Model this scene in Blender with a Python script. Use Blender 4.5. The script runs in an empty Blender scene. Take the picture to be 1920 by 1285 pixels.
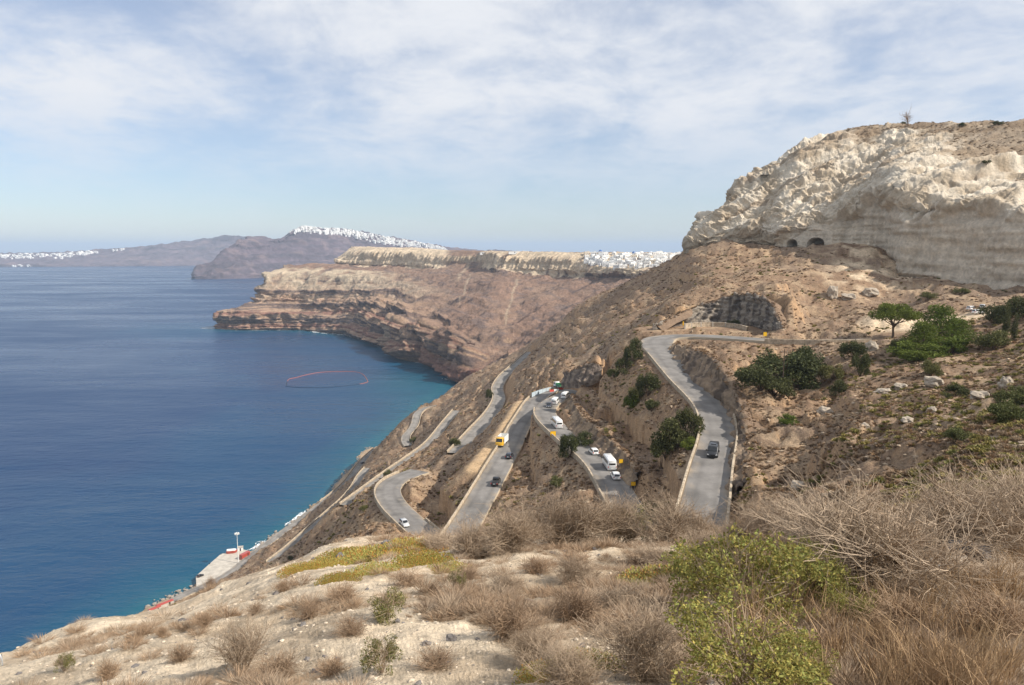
import bpy, math, random
import numpy as np
from mathutils import Vector, Matrix

# ------------------------------------------------------------------ camera
FPX, EV, PW, PH, CAMZ = 1350.0, 466.0, 1920.0, 1285.0, 200.0
PITCH = math.atan((PH / 2 - EV) / FPX)
CP, SP = math.cos(PITCH), math.sin(PITCH)
scn = bpy.context.scene
COL = scn.collection
cd = bpy.data.cameras.new('camera')
cam = bpy.data.objects.new('camera', cd)
COL.objects.link(cam)
cd.sensor_width = 36.0
cd.lens = FPX / PW * 36.0
cd.clip_start = 0.2
cd.clip_end = 120000.0
cam.location = (0, 0, CAMZ)
cam.rotation_euler = (math.pi / 2 - PITCH, 0, 0)
scn.camera = cam

# ------------------------------------------------------------------ light
SUN_EL = math.radians(40)
SX, SY = 0.940, -0.341                      # horizontal direction towards the sun
sun_az = math.atan2(SX, SY)                # clockwise from +Y
w = bpy.data.worlds.new('World')
scn.world = w
w.use_nodes = True
nt = w.node_tree
for n in list(nt.nodes):
    nt.nodes.remove(n)
N = nt.nodes.new
L = nt.links.new
wo = N('ShaderNodeOutputWorld')
bg = N('ShaderNodeBackground')
bg.inputs['Strength'].default_value = 0.10
L(bg.outputs[0], wo.inputs[0])
sky = N('ShaderNodeTexSky')
sky.sky_type = 'NISHITA'
sky.sun_disc = False
sky.sun_elevation = SUN_EL
sky.sun_rotation = sun_az
sky.altitude = 200
sky.air_density = 1.0
sky.dust_density = 0.4
sky.ozone_density = 2.5
tc = N('ShaderNodeTexCoord')
sep = N('ShaderNodeSeparateXYZ')
L(tc.outputs['Generated'], sep.inputs[0])
def wm(op, a, b=None, clamp=False):
    m = N('ShaderNodeMath'); m.operation = op; m.use_clamp = clamp
    for i, v in enumerate((a, b)):
        if v is None: continue
        if hasattr(v, 'links'): L(v, m.inputs[i])
        else: m.inputs[i].default_value = v
    return m.outputs[0]
zc = wm('ADD', wm('MAXIMUM', sep.outputs[2], 0.0), 0.20)
px = wm('DIVIDE', sep.outputs[0], zc)
py = wm('DIVIDE', sep.outputs[1], zc)
cmb = N('ShaderNodeCombineXYZ')
L(px, cmb.inputs[0]); L(py, cmb.inputs[1])
def wnoise(scale, detail, rough, off, dist=0.0, stretch=(1, 1, 1)):
    mp = N('ShaderNodeMapping')
    mp.inputs['Location'].default_value = off
    mp.inputs['Scale'].default_value = stretch
    L(cmb.outputs[0], mp.inputs[0])
    t = N('ShaderNodeTexNoise')
    t.inputs['Scale'].default_value = scale
    t.inputs['Detail'].default_value = detail
    t.inputs['Roughness'].default_value = rough
    t.inputs['Distortion'].default_value = dist
    L(mp.outputs[0], t.inputs['Vector'])
    return t.outputs[0]
n1 = wnoise(0.75, 8, 0.56, (3.1, 7.4, 0), 0.6, (1.0, 0.8, 1))
n2 = wnoise(2.6, 8, 0.60, (11.0, 2.0, 0), 0.5, (0.9, 0.75, 1))
n3 = wnoise(9.0, 5, 0.6, (1.0, 5.0, 0), 0.4)
cm = wm('ADD', wm('MULTIPLY', n1, 0.50), wm('ADD', wm('MULTIPLY', n2, 0.38), wm('MULTIPLY', n3, 0.14)))
rmp = N('ShaderNodeMapRange')
rmp.interpolation_type = 'SMOOTHERSTEP'
rmp.inputs['From Min'].default_value = 0.34
rmp.inputs['From Max'].default_value = 0.63
L(cm, rmp.inputs['Value'])
# more veil high in the sky than near the horizon
hz = N('ShaderNodeMapRange')
hz.interpolation_type = 'SMOOTHSTEP'
hz.inputs['From Min'].default_value = 0.03
hz.inputs['From Max'].default_value = 0.20
L(sep.outputs[2], hz.inputs['Value'])
cov = wm('ADD', wm('MULTIPLY', rmp.outputs[0], wm('ADD', wm('MULTIPLY', hz.outputs[0], 0.58), 0.14)), wm('ADD', wm('MULTIPLY', hz.outputs[0], 0.14), 0.16), True)
mx = N('ShaderNodeMix'); mx.data_type = 'RGBA'
L(cov, mx.inputs[0])
skm = N('ShaderNodeMix'); skm.data_type = 'RGBA'; skm.blend_type = 'MULTIPLY'
skm.inputs[0].default_value = 1.0
L(sky.outputs[0], skm.inputs[6]); skm.inputs[7].default_value = (0.93, 0.97, 1.06, 1)
L(skm.outputs[2], mx.inputs[6])
mx.inputs[7].default_value = (7.0, 7.2, 7.6, 1)
L(mx.outputs[2], bg.inputs[0])

sd = bpy.data.lights.new('sun', 'SUN')
sd.energy = 5.0
sd.angle = math.radians(0.5)
sd.color = (1.0, 0.93, 0.83)
so = bpy.data.objects.new('sun', sd)
COL.objects.link(so)
sv = Vector((SX * math.cos(SUN_EL), SY * math.cos(SUN_EL), math.sin(SUN_EL)))
so.rotation_euler = sv.to_track_quat('Z', 'Y').to_euler()
so.location = (300, -100, 400)
vs = scn.view_settings
vs.view_transform = 'Standard'
vs.look = 'None'
vs.exposure = 0.26
vs.gamma = 1.0
vs.use_curve_mapping = False
scn.cycles.volume_bounces = 0

# ------------------------------------------------------------------ helpers
def ray(u, v):
    x = (u - PW / 2) / FPX
    y = (PH / 2 - v) / FPX
    return np.array([x, CP + y * SP, -SP + y * CP])
def P(u, v, Y):                            # photo direction at forward distance Y
    d = ray(u, v)
    return np.array([0, 0, CAMZ]) + d * (Y / d[1])
def PZ(u, v, z):                           # photo direction at a known height
    d = ray(u, v)
    return np.array([0, 0, CAMZ]) + d * ((z - CAMZ) / d[2])
def tag(o, label=None, cat=None, group=None, kind=None):
    if label: o['label'] = label
    if cat: o['category'] = cat
    if group: o['group'] = group
    if kind: o['kind'] = kind
    return o
RNG = np.random.RandomState(11)
PERM = RNG.permutation(256)
PERM = np.concatenate([PERM, PERM, PERM]).astype(np.int32)
GR = RNG.normal(size=(256, 3)); GR /= np.linalg.norm(GR, axis=1)[:, None]
GR = GR.astype(np.float32)
ANG = RNG.rand(256) * 2 * math.pi
G2X, G2Y = np.cos(ANG).astype(np.float32), np.sin(ANG).astype(np.float32)
def pn2(x, y):
    x = np.asarray(x, np.float64); y = np.asarray(y, np.float64)
    fx = np.floor(x); fy = np.floor(y)
    xf = (x - fx).astype(np.float32); yf = (y - fy).astype(np.float32)
    xi = fx.astype(np.int64) & 255; yi = fy.astype(np.int64) & 255
    u = xf * xf * xf * (xf * (xf * 6 - 15) + 10); v = yf * yf * yf * (yf * (yf * 6 - 15) + 10)
    a = PERM[xi]; b = PERM[xi + 1]
    def g(h, dx, dy): return G2X[h] * dx + G2Y[h] * dy
    n00 = g(PERM[a + yi], xf, yf); n10 = g(PERM[b + yi], xf - 1, yf)
    n01 = g(PERM[a + yi + 1], xf, yf - 1); n11 = g(PERM[b + yi + 1], xf - 1, yf - 1)
    p = n00 + u * (n10 - n00); q = n01 + u * (n11 - n01)
    return (p + v * (q - p)) * 1.5
def pn3(x, y, z):
    fx = np.floor(x); fy = np.floor(y); fz = np.floor(z)
    xf = (x - fx).astype(np.float32); yf = (y - fy).astype(np.float32); zf = (z - fz).astype(np.float32)
    xi = fx.astype(np.int64) & 255; yi = fy.astype(np.int64) & 255; zi = fz.astype(np.int64) & 255
    u = xf * xf * (3 - 2 * xf); v = yf * yf * (3 - 2 * yf); w_ = zf * zf * (3 - 2 * zf)
    r = 0
    for i in (0, 1):
        ax = PERM[xi + i]; wu = u if i else 1 - u
        for j in (0, 1):
            ay = PERM[ax + yi + j]; wv = v if j else 1 - v
            for k in (0, 1):
                h = GR[PERM[ay + zi + k]]
                r = r + wu * wv * (w_ if k else 1 - w_) * (h[..., 0] * (xf - i) + h[..., 1] * (yf - j) + h[..., 2] * (zf - k))
    return r * 1.5
def fbm2(x, y, o=4, g=0.5):
    r = 0; a = 1.0; f = 1.0
    for i in range(o):
        r = r + a * pn2(x * f + 17.3 * i, y * f - 9.1 * i); a *= g; f *= 2.03
    return r
def fbm3(x, y, z, o=4, g=0.5):
    r = 0; a = 1.0; f = 1.0
    for i in range(o):
        r = r + a * pn3(x * f + 17.3 * i, y * f - 9.1 * i, z * f + 4.7 * i); a *= g; f *= 2.03
    return r
def sstep(a, b, x):
    t = np.clip((x - a) / (b - a), 0, 1)
    return t * t * (3 - 2 * t)
def lerp3(a, b, t):
    return a + (b - a) * t[..., None]
def mesh_np(name, co, faces, mat, col=None, smooth=True, parent=None, mats=None, mi=None):
    """faces: int array (n,3) or (n,4)"""
    me = bpy.data.meshes.new(name)
    co = np.asarray(co, np.float32).reshape(-1, 3)
    faces = np.asarray(faces, np.int32)
    k = faces.shape[1]; n = len(faces)
    me.vertices.add(len(co)); me.vertices.foreach_set('co', co.ravel())
    me.loops.add(n * k); me.loops.foreach_set('vertex_index', faces.ravel())
    me.polygons.add(n)
    me.polygons.foreach_set('loop_start', np.arange(0, n * k, k, dtype=np.int32))
    me.polygons.foreach_set('loop_total', np.full(n, k, np.int32))
    me.polygons.foreach_set('use_smooth', np.full(n, bool(smooth)))
    if mi is not None:
        me.polygons.foreach_set('material_index', np.asarray(mi, np.int32))
    for m in (mats or [mat]):
        me.materials.append(m)
    if col is not None:
        ca = me.color_attributes.new('Col', 'FLOAT_COLOR', 'POINT')
        c4 = np.ones((len(co), 4), np.float32); c4[:, :3] = np.asarray(col, np.float32).reshape(-1, 3)
        ca.data.foreach_set('color', c4.ravel())
    me.update(); me.validate()
    o = bpy.data.objects.new(name, me)
    COL.objects.link(o)
    if parent: o.parent = parent
    return o
def grid_faces(n, m, flip=False):
    i = np.arange(n - 1)[:, None] * m + np.arange(m - 1)[None, :]
    q = np.stack([i, i + 1, i + m + 1, i + m], -1).reshape(-1, 4)
    return q[:, ::-1] if flip else q
# ------------------------------------------------------------------ materials
def newmat(name):
    m = bpy.data.materials.new(name); m.use_nodes = True
    t = m.node_tree
    b = t.nodes['Principled BSDF']
    b.inputs['Specular IOR Level'].default_value = 0.25
    return m, t, b
def ground_mat(name, s1, s2, bump_s, bump_h, rough=0.95, var=(0.62, 1.30), bump2=None):
    """vertex colour x two noises, plus fine relief"""
    m, t, b = newmat(name)
    A = t.nodes.new('ShaderNodeAttribute'); A.attribute_name = 'Col'
    geo = t.nodes.new('ShaderNodeNewGeometry')
    def noise(s, d, r):
        x = t.nodes.new('ShaderNodeTexNoise')
        x.inputs['Scale'].default_value = s; x.inputs['Detail'].default_value = d; x.inputs['Roughness'].default_value = r
        t.links.new(geo.outputs['Position'], x.inputs['Vector']); return x
    a = noise(s1, 6, 0.65); c = noise(s2, 4, 0.6)
    add = t.nodes.new('ShaderNodeMath'); add.operation = 'ADD'
    t.links.new(a.outputs[0], add.inputs[0]); t.links.new(c.outputs[0], add.inputs[1])
    mr = t.nodes.new('ShaderNodeMapRange')
    mr.inputs['From Min'].default_value = 0.72; mr.inputs['From Max'].default_value = 1.28
    mr.inputs['To Min'].default_value = var[0]; mr.inputs['To Max'].default_value = var[1]
    t.links.new(add.outputs[0], mr.inputs['Value'])
    mul = t.nodes.new('ShaderNodeVectorMath'); mul.operation = 'SCALE'
    t.links.new(A.outputs['Color'], mul.inputs[0]); t.links.new(mr.outputs[0], mul.inputs['Scale'])
    t.links.new(mul.outputs[0], b.inputs['Base Color'])
    b.inputs['Roughness'].default_value = rough
    bn = noise(bump_s, 8, 0.7)
    bp = t.nodes.new('ShaderNodeBump'); bp.inputs['Strength'].default_value = 1.0; bp.inputs['Distance'].default_value = bump_h
    t.links.new(bn.outputs[0], bp.inputs['Height'])
    last = bp
    if bump2:
        bn2 = noise(bump2[0], 6, 0.65)
        b2 = t.nodes.new('ShaderNodeBump'); b2.inputs['Distance'].default_value = bump2[1]
        t.links.new(bn2.outputs[0], b2.inputs['Height']); t.links.new(bp.outputs[0], b2.inputs['Normal']); last = b2
    t.links.new(last.outputs[0], b.inputs['Normal'])
    return m
def flat_mat(name, c, rough=0.6, spec=0.3, metal=0.0, nscale=None, var=0.25, coat=0.0):
    m, t, b = newmat(name)
    b.inputs['Base Color'].default_value = (*c, 1)
    b.inputs['Roughness'].default_value = rough
    b.inputs['Specular IOR Level'].default_value = spec
    b.inputs['Metallic'].default_value = metal
    b.inputs['Coat Weight'].default_value = coat
    if nscale:
        x = t.nodes.new('ShaderNodeTexNoise'); x.inputs['Scale'].default_value = nscale; x.inputs['Detail'].default_value = 6
        x.inputs['Roughness'].default_value = 0.65
        g = t.nodes.new('ShaderNodeNewGeometry'); t.links.new(g.outputs['Position'], x.inputs['Vector'])
        mr = t.nodes.new('ShaderNodeMapRange'); mr.inputs['From Min'].default_value = 0.3; mr.inputs['From Max'].default_value = 0.7
        mr.inputs['To Min'].default_value = 1 - var; mr.inputs['To Max'].default_value = 1 + var
        t.links.new(x.outputs[0], mr.inputs['Value'])
        v = t.nodes.new('ShaderNodeVectorMath'); v.operation = 'SCALE'; v.inputs[0].default_value = c
        t.links.new(mr.outputs[0], v.inputs['Scale']); t.links.new(v.outputs[0], b.inputs['Base Color'])
    return m
# ------------------------------------------------------------------ roads (photo point + height above the sea)
ROADS = {
 'upper': dict(w=5.9, pts=[(1292,1090,162),(1304,1020,162),(1318,955,162),(1326,912,162),(1333,873,162.1),(1342,842,162.4),(1347,800,163.2),(1330,760,164.2),(1286,718,165.4),(1262,690,166.3),
    (1237,654,168),(1229,641,168.8),(1240,632.5,169.3),(1275,629.5,169.8),(1320,630,170.3),(1380,633.5,170.9),(1460,639,171.3),(1560,640,171.9),(1625,638,172.4)], bump=(9, 30, 2.0)),
 'track': dict(w=4.5, dirt=True, pts=[(1640,634,172.9),(1700,615,175),(1740,603,176.3),(1810,588,178.4),(1900,585,180)]),
 'middle': dict(w=6.0, pts=[(1255,1075,151.6),(1195,985,150.8),(1152,914,150),(1129,876,149.5),(1102,851,149),(1072,828,148.6),(1047,806,148.2),(1027,787,147.8),(1021,771,147.4),(1030,757,147),
    (1050,745,146.2),(1070,736,145.4),(1064,731,144.8),(1040,732,144.2),(1018,740,143.6),(1003,753,143),(989,777,142.2),(973,803,141.4),(957,838,140.5),(941,864,139.9),(915,911,138.9),(884,965,137.7),(850,1020,136.6),(825,1060,136)]),
 'hairpin': dict(w=6.6, pts=[(895,1085,132),(845,1040,131),(800,1005,130.3),(768,977,129.6),(740,950,128.8),(726,926,128),(731,908,127.2),(752,895,126.5),(787,883,125.5)]),
 'descent': dict(w=6.2, pts=[(856,850,122.8),(870,835,121.8),(893,808,120),(922,775,117),(936,748,114.6),(933,727,112.6),(945,706,110.6),(962,690,109),(982,671,106.8),(995,660,105)]),
 'terrace': dict(w=4.0, pts=[(856,770,98),(835,795,95.5),(805,832,92.5),(770,858,90),(735,882,88),(690,915,85),(645,948,82.2)]),
 'bend': dict(w=5.6, pts=[(818,761,66),(797,765,64),(783,775,62),(778,795,60),(772,806,58),(762,815,56.5),(759,826,55),(766,836,53.5)]),
 'lower': dict(w=4.4, pts=[(690,878,46.5),(676,893,44.5),(668,910,43),(650,933,41),(625,955,38.5),(600,977,36),(570,1003,33),(540,1030,30),(505,1056,27)]),
 'yard': dict(w=3.6, dirt=True, pts=[(984,750,143.1),(963,786,142.0),(940,824,140.9),(915,850,140.2),(893,880,139.6)]),
 'apron': dict(w=25.0, dirt=True, pts=[(1262,614,170.5),(1300,610.5,170.9),(1340,609,171),(1385,611,171.1)]),
 'shore': dict(w=5.0, pts=[(706,842,18),(685,860,15),(672,875,12),(660,892,9),(640,915,6.5),(585,958,4.6),(540,991,4.2),(500,1020,4),(470,1043,4),(425,1079,4),(370,1104,4),(345,1115,4),(318,1130,4),(290,1146,4),(260,1166,4),(200,1205,4)]),
}
def catmull(pts, step):
    pts = np.asarray(pts, float)
    p = np.vstack([2 * pts[0] - pts[1], pts, 2 * pts[-1] - pts[-2]])
    out = []
    for i in range(1, len(p) - 2):
        a, b, c, d = p[i - 1], p[i], p[i + 1], p[i + 2]
        n = max(2, int(np.linalg.norm(c - b) / step))
        t = (np.arange(n) / n)[:, None]
        out.append(0.5 * ((2 * b) + (c - a) * t + (2 * a - 5 * b + 4 * c - d) * t ** 2 + (3 * b - a - 3 * c + d) * t ** 3))
    out.append(pts[-1:])
    return np.vstack(out)
for k, r in ROADS.items():
    r['ctrl'] = np.array([PZ(*q) for q in r['pts']])
    c = catmull(r['ctrl'], 2.0)
    # even arc length, smoothed
    s = np.concatenate([[0], np.cumsum(np.linalg.norm(np.diff(c[:, :2], axis=0), axis=1))])
    m = max(8, int(s[-1] / 2.0)); q = np.linspace(0, s[-1], m)
    c = np.stack([np.interp(q, s, c[:, i]) for i in range(3)], 1)
    for it in range(12):
        c[1:-1] = 0.25 * c[:-2] + 0.5 * c[1:-1] + 0.25 * c[2:]
    r['line'] = c
    r['hw'] = np.full(len(c), r['w'] / 2)
    if 'bump' in r:                                   # a bend laid out wider than the straights
        ci = r['ctrl'][r['bump'][0] + 1]; sl = np.linspace(0, 1, len(c)) * q[-1]
        i0 = int(np.argmin(np.hypot(c[:, 0] - ci[0], c[:, 1] - ci[1])))
        r['hw'] = r['hw'] + r['bump'][2] * np.exp(-((sl - sl[i0] - 14) / r['bump'][1]) ** 2)

# ------------------------------------------------------------------ hillside: scattered heights -> one surface
CT = []
def C(*a):
    for t in a: CT.append(P(*t))
def W(*a):
    for t in a: CT.append(np.array(t, float))
# the knoll the camera stands on
C((-300,1285,8),(-300,1300,6),(0,1285,5.6),(0,1262,8.5),(60,1236,9.5),(113,1212,10.5),(170,1182,11),(184,1164,11.6),(203,1167,11.4),(233,1176,11),(263,1170,12),(300,1158,13),(335,1148,13.5),(373,1124,14.5),(417,1100,16),(467,1090,17),
  (100,1285,5),(200,1285,4.6),(200,1220,6.2),(330,1285,4.2),(330,1200,6.3),(450,1285,4.0),(450,1180,6.2),(450,1120,10),(500,1076,20),(545,1058,24),(600,1285,3.7),(600,1180,5.2),(600,1100,8.0),(600,1058,14),(640,1032,24),(700,1012,30),
  (750,1285,3.6),(750,1180,5.0),(750,1100,7.4),(750,1050,11),(760,1008,27),(900,1285,3.5),(900,1180,4.9),(900,1100,7.0),(900,1050,9.6),(900,1018,16),(1050,1285,3.5),(1050,1180,4.8),(1050,1100,6.8),(1050,1040,10),(1050,1005,16),
  (1200,1285,3.4),(1200,1150,5.2),(1200,1060,8.6),(1200,1005,14),(1350,1285,3.4),(1350,1150,5.2),(1350,1060,8.2),(1350,1000,13),(1500,1285,3.4),(1500,1150,5.0),(1500,1060,7.6),(1500,1000,12),
  (1700,1285,3.4),(1700,1150,4.9),(1700,1060,7.0),(1700,990,11),(1700,955,16),(1920,1285,3.4),(1920,1150,4.8),(1920,1060,6.6),(1920,970,11),(1920,930,17),(2250,1285,3.2),(2250,1000,7.5),(2250,920,14))
# hidden fall beyond its edge
C((-300,1500,40),(-300,1600,120),(-300,1650,280),(0,1360,25),(0,1480,60),(0,1550,140),(0,1600,260),(200,1270,30),(200,1380,60),(200,1420,120),(200,1430,250),(350,1190,30),(350,1280,60),(350,1330,120),(350,1300,220),(350,1210,320),
  (480,1120,40),(480,1180,90),(480,1190,160),(480,1140,260),(560,1090,50),(560,1120,100),(560,1110,180),(560,1060,280),
  (650,1050,50),(650,1060,100),(650,1030,160),(650,1005,200),(760,1050,60),(760,1060,110),(760,1020,150),(880,1060,40),(880,1060,90),(880,1020,130),(990,1050,40),(990,1050,80),(990,1000,130),
  (1110,1050,35),(1110,1040,70),(1110,985,115),(1230,1060,30),(1240,1080,60),(1290,985,98),(1350,1070,30),(1350,1120,60),(1420,1040,30),(1420,1010,60),(1430,940,92),
  (1550,1010,25),(1550,980,50),(1550,930,78),(1700,985,25),(1700,955,42),(1700,905,62),(1920,960,26),(1920,920,38),(1920,870,55),(2250,940,25),(2250,880,50))
# slope between the roads
C((600,1012,300),(640,985,280),(700,985,205),(690,950,240),(720,870,420),(770,895,260),(820,900,240),(830,950,197),(815,925,215),(850,900,220),(850,985,178),(800,870,290),(835,850,300),
  (880,880,213),(900,850,228),(910,820,250),(950,790,272),(930,825,236),(965,760,320),(1000,722,350),(985,700,420),(880,780,390),(860,815,325),(905,750,440),(900,720,560),(940,690,620),
  (960,940,167),(1000,900,180),(1010,850,200),(1010,815,212),(1050,900,165),(1060,850,180),(1085,910,152),(1040,940,150),(1120,930,140),(1000,960,152),
  (1100,790,218),(1080,760,240),(1120,760,250),(1150,800,200),(1180,830,180),(1200,880,155),(1190,900,143),(1250,890,140),(1250,820,165),(1190,760,220),(1150,720,255),(1200,700,225),(1230,740,205),(1110,720,275),(1180,665,262),
  (1100,640,380),(1060,660,400),(1150,640,330),(1000,690,430),(1000,665,520),(960,680,600),(1100,600,470),(1050,625,480),(1200,600,330),(1200,560,410),(1150,580,450),(1250,560,380),(1250,530,430),
  (1300,500,400),(1400,500,370),(1450,610,262),(1500,600,262),(1500,560,292),(1500,500,345))
# cut rock faces: photo line at the foot (with height), photo line at the top
def face_rows(base, topp, setback):
    B_ = np.array([PZ(*q) for q in base]); T_ = np.array([P(u, v, B_[i][1] + setback) for i, (u, v) in enumerate(topp)])
    tg = np.gradient(B_[:, :2], axis=0); tg /= np.linalg.norm(tg, axis=1)[:, None]
    inn = np.stack([-tg[:, 1], tg[:, 0], np.zeros(len(tg))], 1); inn *= np.where((inn[:, 0] * 0.9 + inn[:, 1] * 0.5) < 0, -1, 1)[:, None]
    return B_, T_, inn
FACES = [
 ([(1225,609,172),(1250,606,171.8),(1280,604,171.5),(1315,602,171.4),(1350,602,171.3),(1385,604,171.2),(1412,608,171.2),(1440,617,171.2),(1470,630,171.3)],
  [(1225,612),(1250,597),(1280,584),(1315,572),(1350,562),(1385,553),(1412,552),(1442,566),(1474,634)], 4.0, 170, 64, 1.1, (0.31, 0.265, 0.215), (0.13, 0.112, 0.098)),
 ([(1252,655,168),(1262,668,167.3),(1281,690,166.3),(1303,718,165.3),(1353,757,164.2),(1377,800,163.2),(1378,840,162.4),(1370,872,162.1),(1364,905,162),(1362,940,162)],
  [(1262,648),(1284,652),(1310,658),(1340,676),(1369,717),(1391,765),(1400,812),(1402,845),(1402,872),(1402,900)], 2.0, 190, 60, 1.0, (0.32, 0.235, 0.16), (0.14, 0.105, 0.08), 3.0),
 ([(1052,716,150),(1070,718,151),(1090,718,152),(1110,712,153.5),(1128,704,155)],[(1058,700),(1076,694),(1096,684),(1114,680),(1130,688)], 3.5, 90, 44, 0.8, (0.28, 0.22, 0.17), (0.15, 0.12, 0.10)),
 ([(1063,757,147),(1061,775,147.6),(1066,800,148.2),(1080,818,148.6),(1112,842,149),(1145,868,149.5),(1166,890,149.8),(1182,915,150.2)],
  [(1072,740),(1076,755),(1088,776),(1104,793),(1134,818),(1163,845),(1184,866),(1199,890)], 2.2, 150, 50, 0.7, (0.38, 0.275, 0.18), (0.18, 0.135, 0.10)),
]
for (fb, ft, fs, *_r) in FACES:
    B_, T_, inn = face_rows(fb, ft, fs)
    for i in range(0, len(T_)):
        up_ = (0.2, 1.2) if fb[0][0] != 1252 or i > 5 else (-0.1, -0.9)
        W(tuple(T_[i] + inn[i] * 4.5 + np.array([0, 0, up_[0]])), tuple(T_[i] + inn[i] * 9 + np.array([0, 0, up_[1]])))
# ridge seen against the far headland, and the ground behind it
C((1280,476,485),(1240,500,500),(1200,518,520),(1150,543,545),(1100,568,575),(1050,605,610),(1000,642,670),(940,678,780),(900,700,880),(870,712,960),
  (1280,520,640),(1200,560,680),(1100,610,760),(1000,680,860),(930,715,960),(880,735,1080),(1280,560,850),(1100,640,1000))
# right of the upper road
C((1420,800,142),(1405,740,170),(1420,660,212),(1480,690,192),(1480,760,158),(1480,850,120),(1480,915,100),(1550,650,204),(1550,750,146),(1550,850,104),(1550,905,88),
  (1640,655,190),(1640,700,160),(1640,780,118),(1640,860,84),(1740,640,190),(1740,700,148),(1740,780,104),(1740,850,74),(1850,640,176),(1850,700,135),(1850,770,93),(1850,830,65),(1920,640,160),(1920,720,110),(1920,800,72),(2250,640,140),(2250,760,80),
  (1600,615,236),(1560,610,248),(1600,570,282),(1600,520,325),(1680,570,285),(1680,540,305),(1740,575,258),(1740,545,292),(1800,565,262),(1860,560,265),(1860,610,200),(1920,600,190),(1920,570,240),(2250,580,180),(2250,550,240))
# foot of the bluff
C((1297,464,455),(1320,462,447),(1347,454,440),(1400,456,430),(1440,456,423),(1470,462,408),(1557,457,394),(1613,457,384),(1663,470,372),(1690,512,340),(1747,517,325),(1827,537,304),(1860,550,292),(1920,550,280),(2250,560,250),
  (1347,450,560),(1600,460,600),(1900,480,600),(2250,480,600))
# shore and the sea bed
for (u, v) in ((200,1192),(267,1149),(300,1128),(335,1110),(370,1098),(425,1081),(480,1029),(523,1000),(585,954),(621,928),(636,902),(667,873),(693,838)):
    q = PZ(u, v, 1.0); CT.append(q); W((q[0] - 25, q[1] - 8, -14), (q[0] - 120, q[1] - 30, -60))
for (u, v, Y) in ((735,812,590),(785,770,640),(823,750,740),(848,728,900)):
    q = P(u, v, Y); CT.append(q); W((q[0] - 40, q[1] + 5, q[2] - 42), (q[0] - 120, q[1], -60))
for r in ROADS.values():
    for q in r['ctrl']: CT.append(q)
CT = np.array(CT)
def to_q(x, y, z=None):
    r = np.sqrt(x * x + y * y)
    q = np.stack([np.arctan2(x, y) * 2.2, np.log(r)], -1)
    return q if z is None else (q, (CAMZ - z) / r)
cq, cv = to_q(CT[:, 0], CT[:, 1], CT[:, 2])
def tps(d2): return 0.5 * d2 * np.log(d2 + 1e-12)
n_ = len(cq)
K = tps(((cq[:, None] - cq[None]) ** 2).sum(-1)) + np.eye(n_) * 2e-4
Am = np.zeros((n_ + 3, n_ + 3)); Am[:n_, :n_] = K; Am[:n_, n_] = 1; Am[:n_, n_ + 1:] = cq; Am[n_:, :n_] = Am[:n_, n_:].T
sol = np.linalg.solve(Am, np.concatenate([cv, np.zeros(3)]))
def base_height(x, y):
    q = to_q(x, y).reshape(-1, 2); out = np.empty(len(q))
    A32 = cq.astype(np.float32); w32 = sol[:n_].astype(np.float32)
    for i in range(0, len(q), 40000):
        s = q[i:i + 40000].astype(np.float32)
        d2 = (s[:, 0:1] - A32[None, :, 0]) ** 2 + (s[:, 1:2] - A32[None, :, 1]) ** 2
        out[i:i + 40000] = (0.5 * d2 * np.log(d2 + 1e-12)) @ w32 + sol[n_] + s @ sol[n_ + 1:]
    return CAMZ - out.reshape(x.shape) * np.sqrt(x * x + y * y)
def road_info(x, y):
    """nearest road: distance, road height, half width"""
    sh = x.shape; x = x.ravel(); y = y.ravel()
    best = np.full(len(x), 1e9, np.float32); bz = np.zeros(len(x), np.float32); bw = np.zeros(len(x), np.float32); bs = np.zeros(len(x), np.float32)
    for r in ROADS.values():
        c = r['line'][::2]; hws = r['hw'][::2]
        lo = c.min(0) - 45; hi = c.max(0) + 45
        idx = np.where((x > lo[0]) & (x < hi[0]) & (y > lo[1]) & (y < hi[1]))[0]
        if not len(idx): continue
        X = x[idx]; Y = y[idx]
        for i in range(len(c) - 1):
            a, b = c[i], c[i + 1]; d = b - a
            l2 = d[0] ** 2 + d[1] ** 2
            t = np.clip(((X - a[0]) * d[0] + (Y - a[1]) * d[1]) / l2, 0, 1)
            ex = X - a[0] - t * d[0]; ey = Y - a[1] - t * d[1]
            dd = np.sqrt(ex * ex + ey * ey)
            hh = hws[i] + t * (hws[i + 1] - hws[i]); k = dd - hh < best[idx]
            kk = idx[k]
            best[kk] = (dd - hh)[k]; bz[kk] = (a[2] + t * d[2])[k]; bw[kk] = hh[k]; bs[kk] = (ex * d[1] - ey * d[0])[k]
    best = best + bw
    return best.reshape(sh), bz.reshape(sh), bw.reshape(sh), bs.reshape(sh)
OCT = [0.09, 0.2, 0.45, 1.0, 2.2, 4.6, 9.5, 19, 38]
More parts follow.
